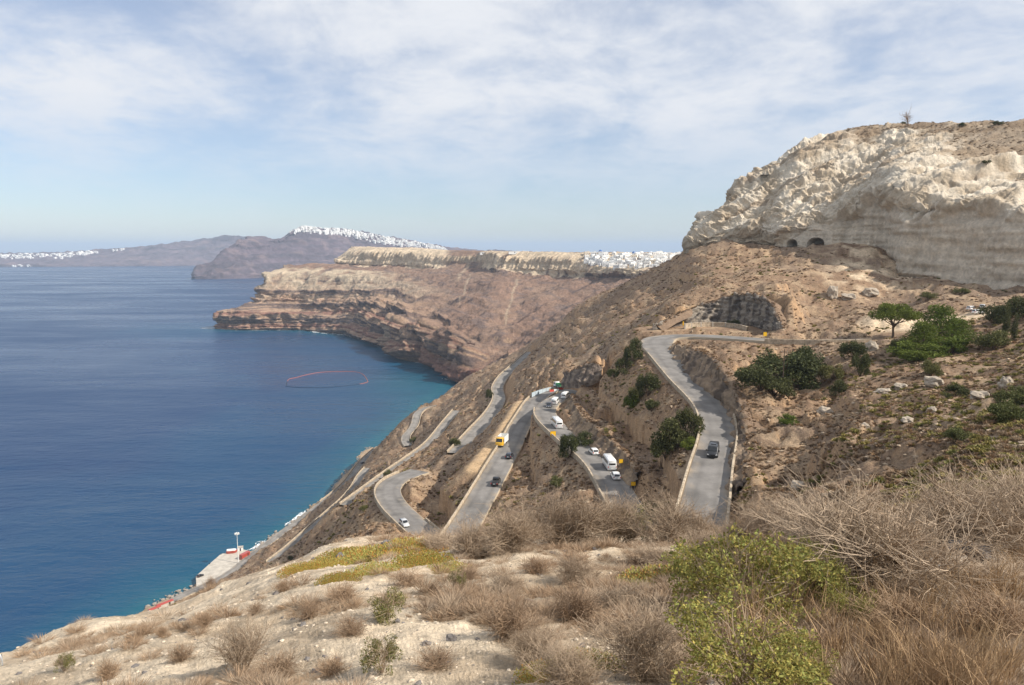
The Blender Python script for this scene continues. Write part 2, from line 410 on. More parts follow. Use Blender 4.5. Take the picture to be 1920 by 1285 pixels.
def hill_height(x, y, want=False):
    r = np.sqrt(x * x + y * y)
    z = base_height(x, y)
    rough = 1.0
    for i, lam in enumerate(OCT):
        k = sstep(0.004, 0.014, lam / r) * (1 - sstep(0.10, 0.22, lam / r))
        if k.max() <= 0: continue
        nz = pn2(x / lam + 31 * i, y / lam * 1.0 - 13 * i)
        if lam > 2: nz = nz + 0.6 * (0.5 - 2 * np.abs(pn2(x / lam * 0.7 + 5, y / lam * 0.7)))
        z = z + nz * k * lam * (0.085 if lam < 3 else 0.11 if lam < 12 else 0.05)
    om = sstep(0.05, 0.45, fbm2(x / 38 + 7, y / 38, 3) + 0.15) * sstep(70, 110, r)
    zl = z + 1.5 * pn2(x / 21, y / 21)
    z = z + om * (0.75 * np.tanh(3.0 * np.sin(zl * 2 * math.pi / 4.6)) + 0.35 * np.tanh(3.0 * np.sin(zl * 2 * math.pi / 1.9)))
    d, rz, hw, sd = road_info(x, y)
    up = z > rz
    low = 0.12 + 0.0022 * r
    wide = np.where(up, 1.5 + 0.45 * np.clip(z - rz, 0, 9), 0.8 + 1.15 * np.clip(rz - z, 0, 16))
    t = sstep(0, 1, (d - hw - 0.9) / wide)
    zc_ = (rz - low) * (1 - t) + z * t
    zn = np.where(d < hw + 0.9 + wide, zc_, z)
    zn = zn + sstep(0.3, 2.5, d - hw - 0.9) * (r > 60) * (d < hw + 22) * 0.55 * fbm2(x / 2.6, y / 2.6, 3)
    cut = np.where((d < hw + 0.9 + wide * 1.1) & up, np.abs(z - rz), 0)
    zn = np.maximum(zn, -4.0 + 0.3 * pn2(x / 9, y / 9))
    return (zn, d, hw, cut, z) if want else zn
NA, NR = 760, 860
th = np.radians(np.linspace(-41, 41, NA))
rr = np.exp(np.linspace(math.log(1.2), math.log(1150), NR))
TH, RR = np.meshgrid(th, rr)
HX, HY = RR * np.sin(TH), RR * np.cos(TH)
HZ, RD, RW, CUT, ZB = hill_height(HX, HY, True)
# surface colours of the ground itself (soil, pumice, rock)
gx = np.gradient(HZ, axis=1) / np.maximum(1e-6, np.hypot(np.gradient(HX, axis=1), np.gradient(HY, axis=1)))
gy = np.gradient(HZ, axis=0) / np.maximum(1e-6, np.hypot(np.gradient(HX, axis=0), np.gradient(HY, axis=0)))
steep = np.sqrt(gx * gx + gy * gy)
big = fbm2(HX / 60 + 3, HY / 60, 4)
mid = fbm2(HX / 9, HY / 9 + 4, 4)
sml = fbm2(HX / 1.4, HY / 1.4, 4)
brown = np.array([0.245, 0.160, 0.100]); tan = np.array([0.39, 0.28, 0.178]); ochre = np.array([0.43, 0.275, 0.155]); pale = np.array([0.64, 0.50, 0.345])
greyb = np.array([0.235, 0.165, 0.112]); white = np.array([0.70, 0.575, 0.42]); straw = np.array([0.38, 0.29, 0.17])
col = np.broadcast_to(brown, HX.shape + (3,)).copy()
col = lerp3(col, greyb, sstep(-0.1, 0.5, big))
col = lerp3(col, tan, sstep(0.0, 0.55, mid) * 0.8)
col = lerp3(col, tan, sstep(0.0, 0.8, sml) * 0.5)
col = lerp3(col, ochre, sstep(0.8, 1.5, steep) * (RR > 40) * 0.85)
col = lerp3(col, ochre * 0.9, sstep(1.0, 5.0, CUT) * 0.75)
yd = np.full(HX.shape, 1e9)
for a_ in ROADS['yard']['line'][::2]: yd = np.minimum(yd, np.hypot(HX - a_[0], HY - a_[1]))
col = lerp3(col, pale * np.array([1.0, 0.9, 0.74]), (1 - sstep(2.0, 6.0, yd + mid * 3)) * 0.65)
# pale scree under the bluff and along the shore
uu = HX / HY * FPX
sc = sstep(285, 330, HY) * sstep(560, 640, uu) * (1 - sstep(395, 430, HY))
col = lerp3(col, pale, sc * sstep(-0.25, 0.25, mid + 0.4 * big))
sandy = np.exp(-(((HX - 138) / 26) ** 2 + ((HY - 236) / 13) ** 2))
col = lerp3(col, pale * 0.95, sstep(0.25, 0.6, sandy))
col = lerp3(col, tan * 1.1, (1 - sstep(3, 9, HZ)) * (RR > 200))
# pumice ground near the camera
nearm = 1 - sstep(26, 44, RR)
fcol = lerp3(np.broadcast_to(white, col.shape), pale * np.array([0.95, 0.92, 0.88]), sstep(-0.2, 0.6, mid + 0.5 * sml))
rightness = sstep(-0.5, 1.5, (HX + 0.12 * HY) / np.maximum(2, RR * 0.35) )
brush = sstep(-0.05, 0.45, fbm2(HX / 2.3 + 9, HY / 2.3, 4) + (rightness - 0.55) * 1.0)
fcol = lerp3(fcol, np.array([0.47, 0.36, 0.245]), sstep(-0.15, 0.35, fbm2(HX / 1.1 + 2, HY / 1.1, 4)) * 0.6)
fcol = lerp3(fcol, np.array([0.40, 0.30, 0.20]), brush * 0.85)
fcol = lerp3(fcol, np.array([0.30, 0.18, 0.095]), sstep(0.3, 0.8, sml + 0.6 * (rightness - 0.6)) * brush * 0.7)
col = lerp3(col, fcol, nearm)
M_hill = ground_mat('hillside_soil', 0.55, 3.2, 1.6, 0.5, bump2=(14.0, 0.03), var=(0.55, 1.38))
M_near = ground_mat('pumice_sand', 1.1, 9.0, 3.0, 0.11, bump2=(26.0, 0.018), var=(0.58, 1.26))
fidx = np.repeat((rr[:-1] < 36).astype(np.int32), NA - 1)
hill = mesh_np('hillside', np.stack([HX, HY, HZ], -1), grid_faces(NR, NA, True), M_hill, col, mats=[M_hill, M_near], mi=fidx)
tag(hill, kind='structure')

# ------------------------------------------------------------------ lattices for the cliffs
def lattice(cols, nu, nv, us=None):
    """cols: list of columns, each a list of world points with equal length -> smooth (nv,nu,3) surface"""
    A = np.array(cols, float)                       # (c, r, 3)
    c, r, _ = A.shape
    wts = us if us is not None else np.arange(c)
    def interp(Aq, n, axis):
        Aq = np.moveaxis(Aq, axis, 0); k = Aq.shape[0]
        t = np.linspace(0, k - 1, n); i = np.minimum(t.astype(int), k - 2); f = (t - i)
        f = f.reshape((-1,) + (1,) * (Aq.ndim - 1))
        p0 = Aq[np.maximum(i - 1, 0)]; p1 = Aq[i]; p2 = Aq[i + 1]; p3 = Aq[np.minimum(i + 2, k - 1)]
        cr = 0.5 * ((2 * p1) + (p2 - p0) * f + (2 * p0 - 5 * p1 + 4 * p2 - p3) * f ** 2 + (3 * p1 - p0 - 3 * p2 + p3) * f ** 3)
        li = p1 + (p2 - p1) * f
        return np.moveaxis(0.35 * cr + 0.65 * li, 0, axis)
    return np.swapaxes(interp(interp(A, nu, 0), nv, 1), 0, 1)
def normals(S):
    du = np.gradient(S, axis=1); dv = np.gradient(S, axis=0)
    n = np.cross(du, dv); n /= np.maximum(1e-9, np.linalg.norm(n, axis=-1))[..., None]
    return n
def colm(spec, ytop=None):
    """first entry (u,v) on the water; the rest (u,v,dY) behind it, stretched to reach ytop"""
    b = PZ(spec[0][0], spec[0][1], 0.0)
    if ytop:
        m_ = spec[-1][2]; F_ = (ytop - b[1]) / m_
        spec = [spec[0]] + [(u, v, dy * (1 + (F_ - 1) * min(1.0, dy / m_ * 1.15 if dy < m_ * 0.87 else 1.0))) for (u, v, dy) in spec[1:]]
    out = [np.array([b[0], b[1] - 6, -8.0]), b]
    for (u, v, dy) in spec[1:]:
        out.append(P(u, v, b[1] + dy))
    return out
def colY(spec):
    out = [P(*t) for t in spec]
    return out
hc = []
nose = colm([(408,616),(407,600,3),(407,584,8),(436,577,60),(476,568,110),(480,546,130),(502,513,170),(546,499,240),(628,496,330),(634,488,335),(662,465,360)])
hc.append([q * np.array([1, 1, 0]) + np.array([140, 420, -6]) for q in nose])
hc.append([q * np.array([1, 1, 0.9]) + np.array([25, 60, -4]) for q in nose])
hc.append(nose)
hc.append(colm([(452,619),(452,605,4),(452,584,12),(460,577,55),(490,567,95),(495,547,115),(510,514,160),(556,500,230),(632,497,310),(638,489,315),(668,464,335)], 2120))
hc.append(colm([(567,619),(566,606,6),(565,591,20),(565,583,60),(565,566,85),(566,552,100),(568,513,165),(590,501,240),(645,498,300),(648,491,304),(680,464,322)], 2080))
hc.append(colm([(660,630),(660,614,10),(660,600,40),(660,588,70),(660,566,100),(660,545,135),(662,517,185),(668,505,230),(680,499,290),(682,491,294),(704,465,312)], 2030))
hc.append(colm([(705,643),(705,624,14),(705,606,40),(705,590,70),(705,570,105),(705,547,150),(706,522,215),(712,508,260),(722,500,300),(724,492,304),(742,466,322)], 1990))
hc.append(colm([(744,656),(744,630,16),(744,606,50),(744,590,80),(744,572,115),(744,549,170),(746,524,240),(750,510,280),(758,501,320),(760,493,324),(776,466,342)], 1950))
hc.append(colm([(775,676),(775,640,18),(776,612,46),(777,597,80),(778,578,120),(780,552,190),(782,527,270),(785,512,320),(790,503,360),(792,495,364),(808,469,384)], 1910))
hc.append(colm([(817,682),(818,650,16),(820,618,40),(822,603,75),(824,584,120),(828,556,210),(832,531,300),(836,515,370),(840,505,420),(842,497,445),(846,471,480)], 1860))
hc.append(colm([(858,702),(858,665,16),(858,628,45),(860,608,90),(866,588,150),(872,560,260),(880,532,360),(886,515,440),(890,505,490),(892,492,540),(896,472,580)], 1810))
hc.append(colY([(905,745,1010),(905,738,1030),(905,690,1060),(905,650,1100),(906,622,1150),(912,600,1210),(920,565,1330),(926,532,1460),(930,514,1550),(932,507,1580),(934,496,1600),(936,473,1640)]))
hc.append(colY([(965,725,1010),(965,715,1030),(965,670,1065),(965,640,1110),(966,615,1170),(970,595,1230),(976,560,1360),(980,532,1470),(982,515,1530),(984,508,1545),(986,498,1552),(990,474,1590)]))
hc.append(colY([(1040,700,980),(1040,690,1000),(1040,650,1040),(1040,622,1090),(1040,600,1150),(1042,582,1220),(1045,556,1340),(1048,534,1430),(1050,519,1480),(1052,511,1490),(1054,500,1496),(1060,475,1530)]))
hc.append(colY([(1110,660,960),(1110,650,980),(1110,622,1030),(1110,600,1080),(1112,582,1140),(1114,566,1200),(1118,548,1290),(1120,533,1360),(1122,522,1400),(1124,512,1408),(1126,500,1416),(1132,476,1480)]))
hc.append(colY([(1190,620,900),(1190,610,930),(1190,590,980),(1190,574,1030),(1192,562,1080),(1194,552,1130),(1198,541,1200),(1200,530,1260),(1200,520,1290),(1202,510,1300),(1204,500,1330),(1210,476,1450)]))
hc.append(colY([(1290,590,850),(1290,580,880),(1290,560,930),(1290,548,980),(1290,538,1030),(1290,530,1080),(1290,524,1130),(1290,516,1180),(1290,508,1210),(1290,500,1240),(1292,492,1290),(1296,477,1430)]))
hc.append(colY([(1420,560,820),(1420,550,850),(1420,540,900),(1420,530,950),(1420,522,1000),(1420,516,1050),(1420,512,1100),(1420,508,1140),(1420,504,1180),(1420,498,1220),(1420,490,1280),(1420,477,1430)]))
back = []
for c in hc:
    t = c[-1]
    back.append(c + [np.array([t[0] * 1.25, t[1] * 1.25 + 60, t[2] - 4]), np.array([t[0] * 1.9, t[1] * 1.9, max(t[2] - 60, -5)])])
HU, HV = 820, 250
HS = lattice(back, HU, HV)
def rock_displace(S, strata_amp, gully_amp, rough_amp, zscale, gscale, seed=0):
    n = normals(S); x, y, z = S[..., 0], S[..., 1], S[..., 2]
    warp = fbm2(x / 260 + seed, y / 260, 3) * 14
    zz = (z + warp) / zscale
    strata = pn2(zz + seed * 3.3, np.zeros_like(zz) + 0.5) + 0.6 * pn2(zz * 2.7, np.zeros_like(zz) + 7.5 + fbm2(x / 90, y / 90, 2) * 0.5)
    al = (x * 0.75 - y * 0.66)                       # along the wall
    gul = 1 - 2 * np.abs(pn2(al / gscale + seed, z / (gscale * 4) + warp / 40)) 
    gul = gul + 0.6 * (1 - 2 * np.abs(pn2(al / (gscale * 0.42) + 5, z / (gscale * 1.6))))
    ro = fbm3(x / (gscale * 0.7), y / (gscale * 0.7), z / (gscale * 0.45), 4, 0.55)
    return n, strata, gul, ro
n, strata, gul, ro = rock_displace(HS, 0, 0, 0, 17.0, 46.0)
x, y, z = HS[..., 0], HS[..., 1], HS[..., 2]
vface = np.linspace(0, 13, HV)[:, None] * np.ones((1, HU))       # lattice row
uc = np.linspace(0, len(back) - 1, HU)[None, :] * np.ones((HV, 1))
alh = x * 0.75 - y * 0.66
cliff = sstep(0.12, 0.5, 1 - np.abs(n[..., 2])) * (1 - sstep(11.2, 11.8, vface))
upr = sstep(8.9, 9.3, vface)                                      # the pale upper cliff: pillars, hardly any ledges
pil = 1 - 2 * np.abs(pn2(alh / 17 + 3, z / 160)) + 0.7 * (1 - 2 * np.abs(pn2(alh / 7.5 + 8, z / 90)))
but = 1 - 2.2 * np.abs(pn2(alh / 95 + 1.5 + 0.25 * pn2(z / 60, alh / 200), z / 300))       # big buttresses
zs = z + fbm2(x / 400, y / 400, 2) * 12 + 2.0 * ro
beds = np.tanh(3.0 * np.sin(zs * 2 * math.pi / 31 + 0.6)) * 5.0 + np.tanh(3.0 * np.sin(zs * 2 * math.pi / 11.5)) * 2.4 + np.tanh(3.0 * np.sin(zs * 2 * math.pi / 5.2)) * 1.0
rav = (1 - 2 * np.abs(pn2(alh / 30 + 11 + 0.3 * ro, z / 220))) * 11.0 * sstep(4.5, 6.5, uc) * (1 - sstep(5.0, 7.0, vface))
fine = fbm3(x / 9, y / 9, z / 6, 3, 0.6)
low_ = beds * (0.7 + 0.6 * fbm2(alh / 60, z / 50, 2)) + rav + gul * 6.0 + ro * 8.0 + fine * 3.5 + but * 24.0 * sstep(4.5, 7.0, uc) * (1 - sstep(6.5, 8.5, vface))
disp = (low_ * (1 - upr) + (pil * 5.0 + strata * 2.0 + ro * 3.0) * upr) * (0.3 + 0.7 * cliff) * (1 - sstep(11.0, 11.7, vface)) + ro * 1.2
inner = sstep(0.0, 1.0, vface)
HS2 = HS + n * (disp * inner)[..., None] * (-1 if n[HV // 3, HU // 2, 1] > 0 else 1)
n2_ = normals(HS2)
zz = z + fbm2(x / 300, y / 300, 3) * 10
c_br = np.array([0.24, 0.155, 0.112]); c_red = np.array([0.235, 0.118, 0.085]); c_och = np.array([0.43, 0.295, 0.195]); c_crm = np.array([0.60, 0.48, 0.34]); c_dk = np.array([0.115, 0.088, 0.080]); c_sc = np.array([0.265, 0.178, 0.128])
hcol = np.broadcast_to(c_br, HS.shape).copy()
hcol = lerp3(hcol, c_sc, sstep(-0.2, 0.5, fbm2(x / 120, y / 120 + z / 60, 4)))
hcol = lerp3(hcol, c_dk * 1.2, sstep(0.15, 0.6, fbm2(x / 34, y / 34 + z / 12, 4)) * 0.7)
steepH = 1 - np.abs(n2_[..., 2])
rockm = sstep(0.28, 0.58, steepH)
band = 0.55 * np.sin(zs * 2 * math.pi / 31 + 2.4) + 0.35 * pn2(zs / 4.5, fbm2(x / 150, y / 150, 2)) + 0.25 * ro + 0.28 * np.sin(zs * 2 * math.pi / 6.5 + 2 * ro)
rcol = lerp3(np.broadcast_to(c_och, HS.shape), c_dk, sstep(0.15, 0.55, band))
rcol = lerp3(rcol, c_red, sstep(0.0, 0.5, -band) * (1 - sstep(40, 90, z)))
rcol = lerp3(rcol, c_crm * 0.85, sstep(60, 110, zz + 30 * fbm2(x / 70, y / 70, 3)) * sstep(-0.1, 0.3, -band + 0.15))
hcol = lerp3(hcol, rcol, np.maximum(rockm, 0.8 * (1 - sstep(5.5, 8.2, vface)) * (1 - sstep(7, 10, uc))) * 0.92)
edge_ = 9.0 - 0.9 * sstep(10.5, 11.5, uc) + 0.55 * fbm2(alh / 28, z / 300, 3)
upper = sstep(edge_, edge_ + 0.25, vface) * (1 - sstep(11.05, 11.25, vface))
stripe = fbm2(alh / 22 + 4, z / 140, 4)
soil = np.maximum(sstep(8.6, 9.1, uc) * (1 - sstep(10.0, 10.7, uc)) * 0.95, sstep(0.05, 0.35, stripe) * sstep(10, 11, uc) * 0.85)
upper = upper * (1 - soil)
hcol = lerp3(hcol, c_crm * (1 + 0.18 * stripe)[..., None], upper * sstep(-0.9, 0.0, ro + 0.4))
mids = sstep(6.1, 6.8, vface + 0.3 * stripe) * (1 - sstep(7.5, 8.0, vface)) * (1 - sstep(5.0, 8, uc))
hcol = lerp3(hcol, c_crm * 0.85, mids * sstep(-0.4, 0.2, ro + 0.1))
hcol = lerp3(hcol, c_red * 0.9, (1 - sstep(6, 22, z)) * sstep(7.5, 10, uc) * 0.8)
# pale rubble chutes
for (cu, wd, r0, r1) in ((9.55, 0.07, 6.8, 10.8), (7.2, 0.10, 1.2, 3.6), (9.85, 0.05, 5.2, 8.0), (11.6, 0.04, 4.0, 7.5)):
    g = np.exp(-((uc - cu - 0.06 * (vface - r0) + 0.05 * fbm2(vface * 2, uc * 4, 2)) / wd) ** 2) * sstep(r0, r0 + .5, vface) * (1 - sstep(r1 - .5, r1, vface))
    hcol = lerp3(hcol, c_crm * 0.8, g * 0.5)
plat = sstep(11.1, 11.3, vface)
hcol = lerp3(hcol, np.array([0.25, 0.18, 0.12]), plat)
M_head = ground_mat('headland_rock', 0.06, 0.35, 0.12, 5.0, bump2=(0.6, 1.2), var=(0.60, 1.36))
headland = mesh_np('headland', HS2, grid_faces(HV, HU, False), M_head, hcol)
tag(headland, kind='structure')

# far islands
def island(name, cols, nu, nv, zscale, gscale, amp, colf, mat, seed):
    S = lattice(cols, nu, nv)
    n, st, gu, ro = rock_displace(S, 0, 0, 0, zscale, gscale, seed)
    v = np.linspace(0, len(cols[0]) - 1, nv)[:, None] * np.ones((1, nu))
    fade = sstep(0, 1, v) * (1 - sstep(len(cols[0]) - 2.6, len(cols[0]) - 2.1, v))
    sg = -1 if n[nv // 3, nu // 2, 1] > 0 else 1
    S2 = S + n * ((st * 0.7 + gu * 1.2 + ro * 1.0) * amp * fade * sg)[..., None]
    o = mesh_np(name, S2, grid_faces(nv, nu, False), mat, colf(S2, st, ro, v))
    tag(o, kind='structure')
    return S2
def fcolr(S, st, ro, v):
    c = np.broadcast_to(np.array([0.125, 0.095, 0.112]), S.shape).copy()  # blue-violet cast of distant haze is put into the rock colour
    c = lerp3(c, np.array([0.085, 0.068, 0.080]), sstep(0.0, 0.5, st))
    c = lerp3(c, np.array([0.20, 0.145, 0.145]), sstep(0.1, 0.7, ro) * 0.7)
    return c
def colF(base, pts):
    b = PZ(base[0], base[1], 0.0)
    o = [np.array([b[0], b[1] - 20, -6.0]), b] + [P(u, v, b[1] + dy) for (u, v, dy) in pts]
    t = o[-1]
    o.append(np.array([t[0] * 1.1, t[1] * 1.1, t[2] - 15])); o.append(np.array([t[0] * 1.4, t[1] * 1.4, max(-5, t[2] - 260)]))
    return o
ff = [colF((368,523),[(369,512,20),(383,500,120),(405,488,260),(427,473,420),(438,462,500),(450,453,600),(467,449,680)]),
      colF((384,523.5),[(384,514,40),(398,502,150),(418,488,290),(440,473,430),(452,462,520),(467,450,610),(470,449,690)]),
      colF((410,523.5),[(410,513,60),(420,500,200),(440,487,330),(456,472,450),(465,462,530),(470,452,620),(472,449,680)]),
      colF((440,523),[(440,512,60),(448,500,200),(458,487,330),(468,473,450),(478,463,540),(488,452,640),(490,449.5,690)]),
      colF((475,522),[(475,510,60),(480,498,200),(488,485,340),(496,472,470),(504,464,560),(515,455,660),(527,453,720)]),
      colF((500,521),[(500,508,70),(505,495,210),(512,480,350),(520,467,480),(528,456,580),(540,443,680),(553,433,730)]),
      colF((540,520),[(540,506,80),(545,490,230),(550,475,370),(555,460,500),(558,448,600),(562,436,690),(568,428,740)]),
      colF((600,518),[(600,504,80),(602,490,230),(605,475,370),(608,460,500),(610,449,600),(612,440,690),(612,431,740)]),
      colF((660,516),[(660,504,80),(662,490,230),(665,477,370),(668,465,500),(670,455,600),(672,446,690),(672,437,760)]),
      colF((740,515),[(740,504,80),(742,492,230),(744,482,370),(746,473,500),(748,465,600),(750,458,690),(752,452,760)]),
      colF((840,515),[(840,504,80),(842,494,230),(844,487,370),(846,482,500),(848,478,600),(850,474,690),(850,470,760)]),
      colF((1000,515),[(1000,506,80),(1000,498,230),(1000,492,370),(1000,487,500),(1000,483,600),(1000,480,690),(1000,477,760)])]
ff.insert(0, [q * np.array([1, 1, 0]) + np.array([250, 900, -5]) for q in ff[0]])
M_far = ground_mat('far_rock', 0.006, 0.03, 0.02, 15.0)
FIRA = island('far_caldera_wall', ff, 420, 150, 42.0, 150.0, 13.0, fcolr, M_far, 3)
oo = [colF((-400,500.5),[(-400,496,80),(-400,491,250),(-400,486,420),(-400,482,600),(-400,479,700)]),
      colF((-150,500.5),[(-150,496,80),(-150,491,250),(-150,486,420),(-150,482,600),(-150,479,700)]),
      colF((0,500.5),[(0,496,80),(0,492,250),(0,487,420),(0,482,600),(0,478.5,700)]),
      colF((100,500.5),[(100,496,80),(100,491,250),(100,486,420),(100,481,600),(100,477,700)]),
      colF((180,500),[(180,496,80),(180,490,250),(180,484,420),(180,478,600),(180,472,700)]),
      colF((250,499.5),[(250,494,80),(250,488,250),(250,481,420),(250,475,600),(250,469,700)]),
      colF((320,499),[(320,493,80),(320,485,250),(320,476,420),(320,467,600),(320,459,700)]),
      colF((390,498),[(390,491,80),(390,481,250),(390,470,420),(390,460,600),(390,450,700)]),
      colF((430,498),[(430,490,80),(430,479,250),(430,467,420),(430,456,600),(430,445,700)]),
      colF((455,498),[(455,490,80),(455,479,250),(455,468,420),(455,457,600),(455,447,700)]),
      colF((600,498),[(600,492,80),(600,486,250),(600,480,420),(600,474,600),(600,470,700)])]
OIA = island('far_island', oo, 300, 90, 60.0, 260.0, 16.0, fcolr, M_far, 8)

# ------------------------------------------------------------------ the pumice bluff on the right
def bl(*rows): return [P(*r) for r in rows]
bc = [bl((1299,560,470),(1299,500,470),(1300,470,475),(1302,462,480),(1304,455,490),(1306,450,505),(1308,446,520),(1310,444,540)),
      bl((1296,490,452),(1297,464,454),(1299,455,457),(1301,446,461),(1303,438,465),(1306,430,470),(1309,420,474),(1314,407,480)),
      bl((1320,490,446),(1320,452,447),(1322,445,449),(1325,437,452),(1328,430,455),(1332,420,460),(1338,410,466),(1349,397,474)),
      bl((1350,480,440),(1350,438,441),(1352,428,443),(1354,420,446),(1357,408,450),(1360,397,455),(1366,382,462),(1378,360,472)),
      bl((1390,480,434),(1390,440,435),(1391,428,437),(1393,414,441),(1396,398,446),(1400,380,452),(1408,358,461),(1421,333,474)),
      bl((1435,480,426),(1435,442,427),(1436,428,429),(1438,410,434),(1440,390,440),(1445,366,449),(1455,335,460),(1470,292,478)),
      bl((1470,476,408),(1470,461,408.5),(1470,428,411),(1472,408,418),(1476,384,427),(1484,352,440),(1496,312,456),(1514,265,478)),
      bl((1515,474,401),(1515,459,401.5),(1516,424,404),(1518,400,411),(1522,374,421),(1530,340,436),(1542,300,454),(1558,253,478)),
      bl((1560,472,394),(1560,457,394.5),(1560,417,397),(1562,392,404),(1566,364,415),(1572,330,431),(1582,288,450),(1598,238,476)),
      bl((1615,472,384),(1615,457,384.5),(1617,398,387),(1620,376,394),(1624,350,406),(1630,318,424),(1640,280,444),(1650,236,472)),
      bl((1665,488,370),(1665,470,370.5),(1663,364,373),(1666,346,380),(1670,326,392),(1678,300,412),(1688,268,436),(1698,235,466)),
      bl((1690,530,340),(1690,510,340.5),(1690,390,344),(1694,366,352),(1702,340,368),(1714,310,392),(1728,275,420),(1742,234,452)),
      bl((1747,532,325),(1747,516,325.5),(1747,388,329),(1750,366,337),(1758,340,354),(1768,310,378),(1780,275,406),(1792,233,440)),
      bl((1827,552,304),(1827,536,304.5),(1830,392,309),(1834,370,317),(1842,344,334),(1850,314,358),(1860,278,388),(1868,231,424)),
      bl((1900,566,286),(1900,548,286.5),(1908,412,292),(1912,388,300),(1918,358,318),(1926,326,342),(1936,286,374),(1946,228,412)),
      bl((1990,575,270),(1990,556,270.5),(2000,420,276),(2004,396,284),(2012,366,302),(2022,332,326),(2034,290,358),(2046,226,398)),
      bl((2240,590,240),(2240,570,240.5),(2250,430,246),(2256,404,254),(2264,372,272),(2274,336,296),(2286,290,330),(2300,224,372))]
for c in bc:
    t = c[-1]
    c.append(np.array([t[0] + 0.12 * t[0], t[1] * 1.12, t[2] + 1.0])); c.append(np.array([t[0] * 1.6, t[1] * 1.6, t[2] - 6.0]))
BU, BV = 840, 350
BS = lattice(bc, BU, BV)
n = normals(BS)
sg = -1 if n[BV // 3, BU // 2, 1] > 0 else 1
x, y, z = BS[..., 0], BS[..., 1], BS[..., 2]
vr = np.linspace(0, 9, BV)[:, None] * np.ones((1, BU))
ur = np.linspace(0, len(bc) - 1, BU)[None, :] * np.ones((BV, 1))
al = x * 0.42 - y * 0.91                                     # along the face
wz = z + 0.5 * al                                            # rills run obliquely down the face
rim = 2 + 0.35 * fbm2(al / 14, z / 30, 3)
quarry = (1 - sstep(rim - 0.12, rim + 0.06, vr)) * sstep(6.6, 7.2, ur)
wx_ = fbm3(x / 9, y / 9, z / 7, 2) * 2.5
a1 = al + wx_; b1 = z + wx_
def pits(s, sx, so):                                         # wind-hollowed pits with sharp rims
    q = pn3(a1 / (s * sx) + so, b1 / s * 1.0 + 0.35 * a1 / s, y / (s * 2.0) + so)
    return q
p1 = pits(10.0, 1.35, 2.0); p2 = pits(4.6, 1.4, 7.0); p3 = pits(2.2, 1.4, 4.0); p4 = pits(1.1, 1.3, 9.0)
gulb = 1 - 2 * np.abs(pn2((al - 0.45 * z) / 24 + 2, (z + 0.3 * al) / 80))
ac = al * 0.62 - z * 0.78 + wx_ * 0.8; bcx = al * 0.78 + z * 0.62                     # across / along the rills
rill = (1 - 2 * np.abs(pn2(ac / 11.0, bcx / 60))) * 2.2 + (1 - 2 * np.abs(pn2(ac / 4.6 + 7, bcx / 26))) * 1.1
hol1 = sstep(0.06, 0.34, pn3(al / 6.5, b1 / 2.6, y / 9.0)); hol2 = sstep(0.04, 0.30, pn3(al / 3.0 + 5, b1 / 1.25, y / 5.0)); hol3 = sstep(0.0, 0.3, pn3(al / 1.5 + 2, b1 / 0.7, y / 3.0))
bed = np.tanh(2.5 * pn2(b1 / 2.4, al / 60)) * 0.55 + np.tanh(2.5 * pn2(b1 / 0.95 + 3, al / 40)) * 0.28
pmk = 0.5 + 0.5 * sstep(-0.15, 0.3, fbm2(ac / 18 + 3, bcx / 40, 3))
slab = np.tanh(3.0 * pn2(ac / 17 + 0.7, bcx / 95)) * 2.6 + np.tanh(3.0 * pn2(ac / 7.5 + 4.2, bcx / 45)) * 1.1
dd = gulb * 3.2 + slab + np.minimum(p1, 0.15) * 2.0 + rill * 0.8 - (hol1 * 2.0 + hol2 * 1.1 + hol3 * 0.4) * pmk + bed + fbm3(x / 1.6, y / 1.6, z / 1.2, 3) * 0.4
strq = np.tanh(2.5 * pn2(z / 4.5 + 0.03 * al, al / 80)) * 0.9 + np.tanh(2.5 * pn2(z / 1.5, al / 45)) * 0.4 + (1 - 2 * np.abs(pn2(al / 5.5, z / 60))) * 0.7 + hol2 * -0.5 * sstep(0.0, 0.4, fbm2(al / 18, z / 12, 2)) + fbm3(x / 7, y / 7, z / 9, 4) * 1.1 + (1 - 2 * np.abs(pn2(al / 26 + 0.4, z / 120))) * 2.6
top = sstep(6.0, 7.0, vr + 0.9 * fbm2(x / 26, y / 26 + z / 20, 4)) * sstep(7.0, 8.5, ur)
topR = sstep(4.6, 5.6, vr + 1.2 * fbm2(x / 30, y / 30 + z / 20, 4)) * sstep(11.0, 13.0, ur)
disp = dd * (1 - quarry) * (1 - 0.72 * np.maximum(top, topR)) + strq * quarry - quarry * 1.2
disp = disp * sstep(0.0, 0.6, vr) * (1 - sstep(7.0, 7.4, vr)) + fbm2(x / 4, y / 4, 3) * 0.35
low = sstep(0.9, 1.1, vr)
# two arched cave mouths cut into the foot of the wall
cave = np.zeros_like(z); CAVES = []
for (u, v, hw_, hh, dep) in ((1484.5,460,2.9,4.2,9.0),(1529,459,4.4,4.2,9.0)):
    i = int(np.argmin(np.abs(BS[int(BV / 9 * 1.15), :, 0] / BS[int(BV / 9 * 1.15), :, 1] - ray(u, v)[0] / ray(u, v)[1])))
    g = BS[int(BV / 9 * 1.0), i]
    CAVES.append((g, hw_, hh))
    dl = np.hypot(x - g[0], y - g[1]) / hw_
    e = np.maximum(dl, 0) ** 2.4 + (np.clip(z - g[2] + 0.6, 0, None) / hh) ** 2.4
    cave = np.maximum(cave, np.where((e < 1) & (vr < 2.2), dep, 0))
    disp = np.where((dl < 1.9) & (z < g[2] + hh * 1.8) & (vr < 2.4), disp * 0.25, disp)
BS2 = BS + n * (disp * sg)[..., None]
BS2[..., 0] += cave * 0.72; BS2[..., 1] += cave * 0.69
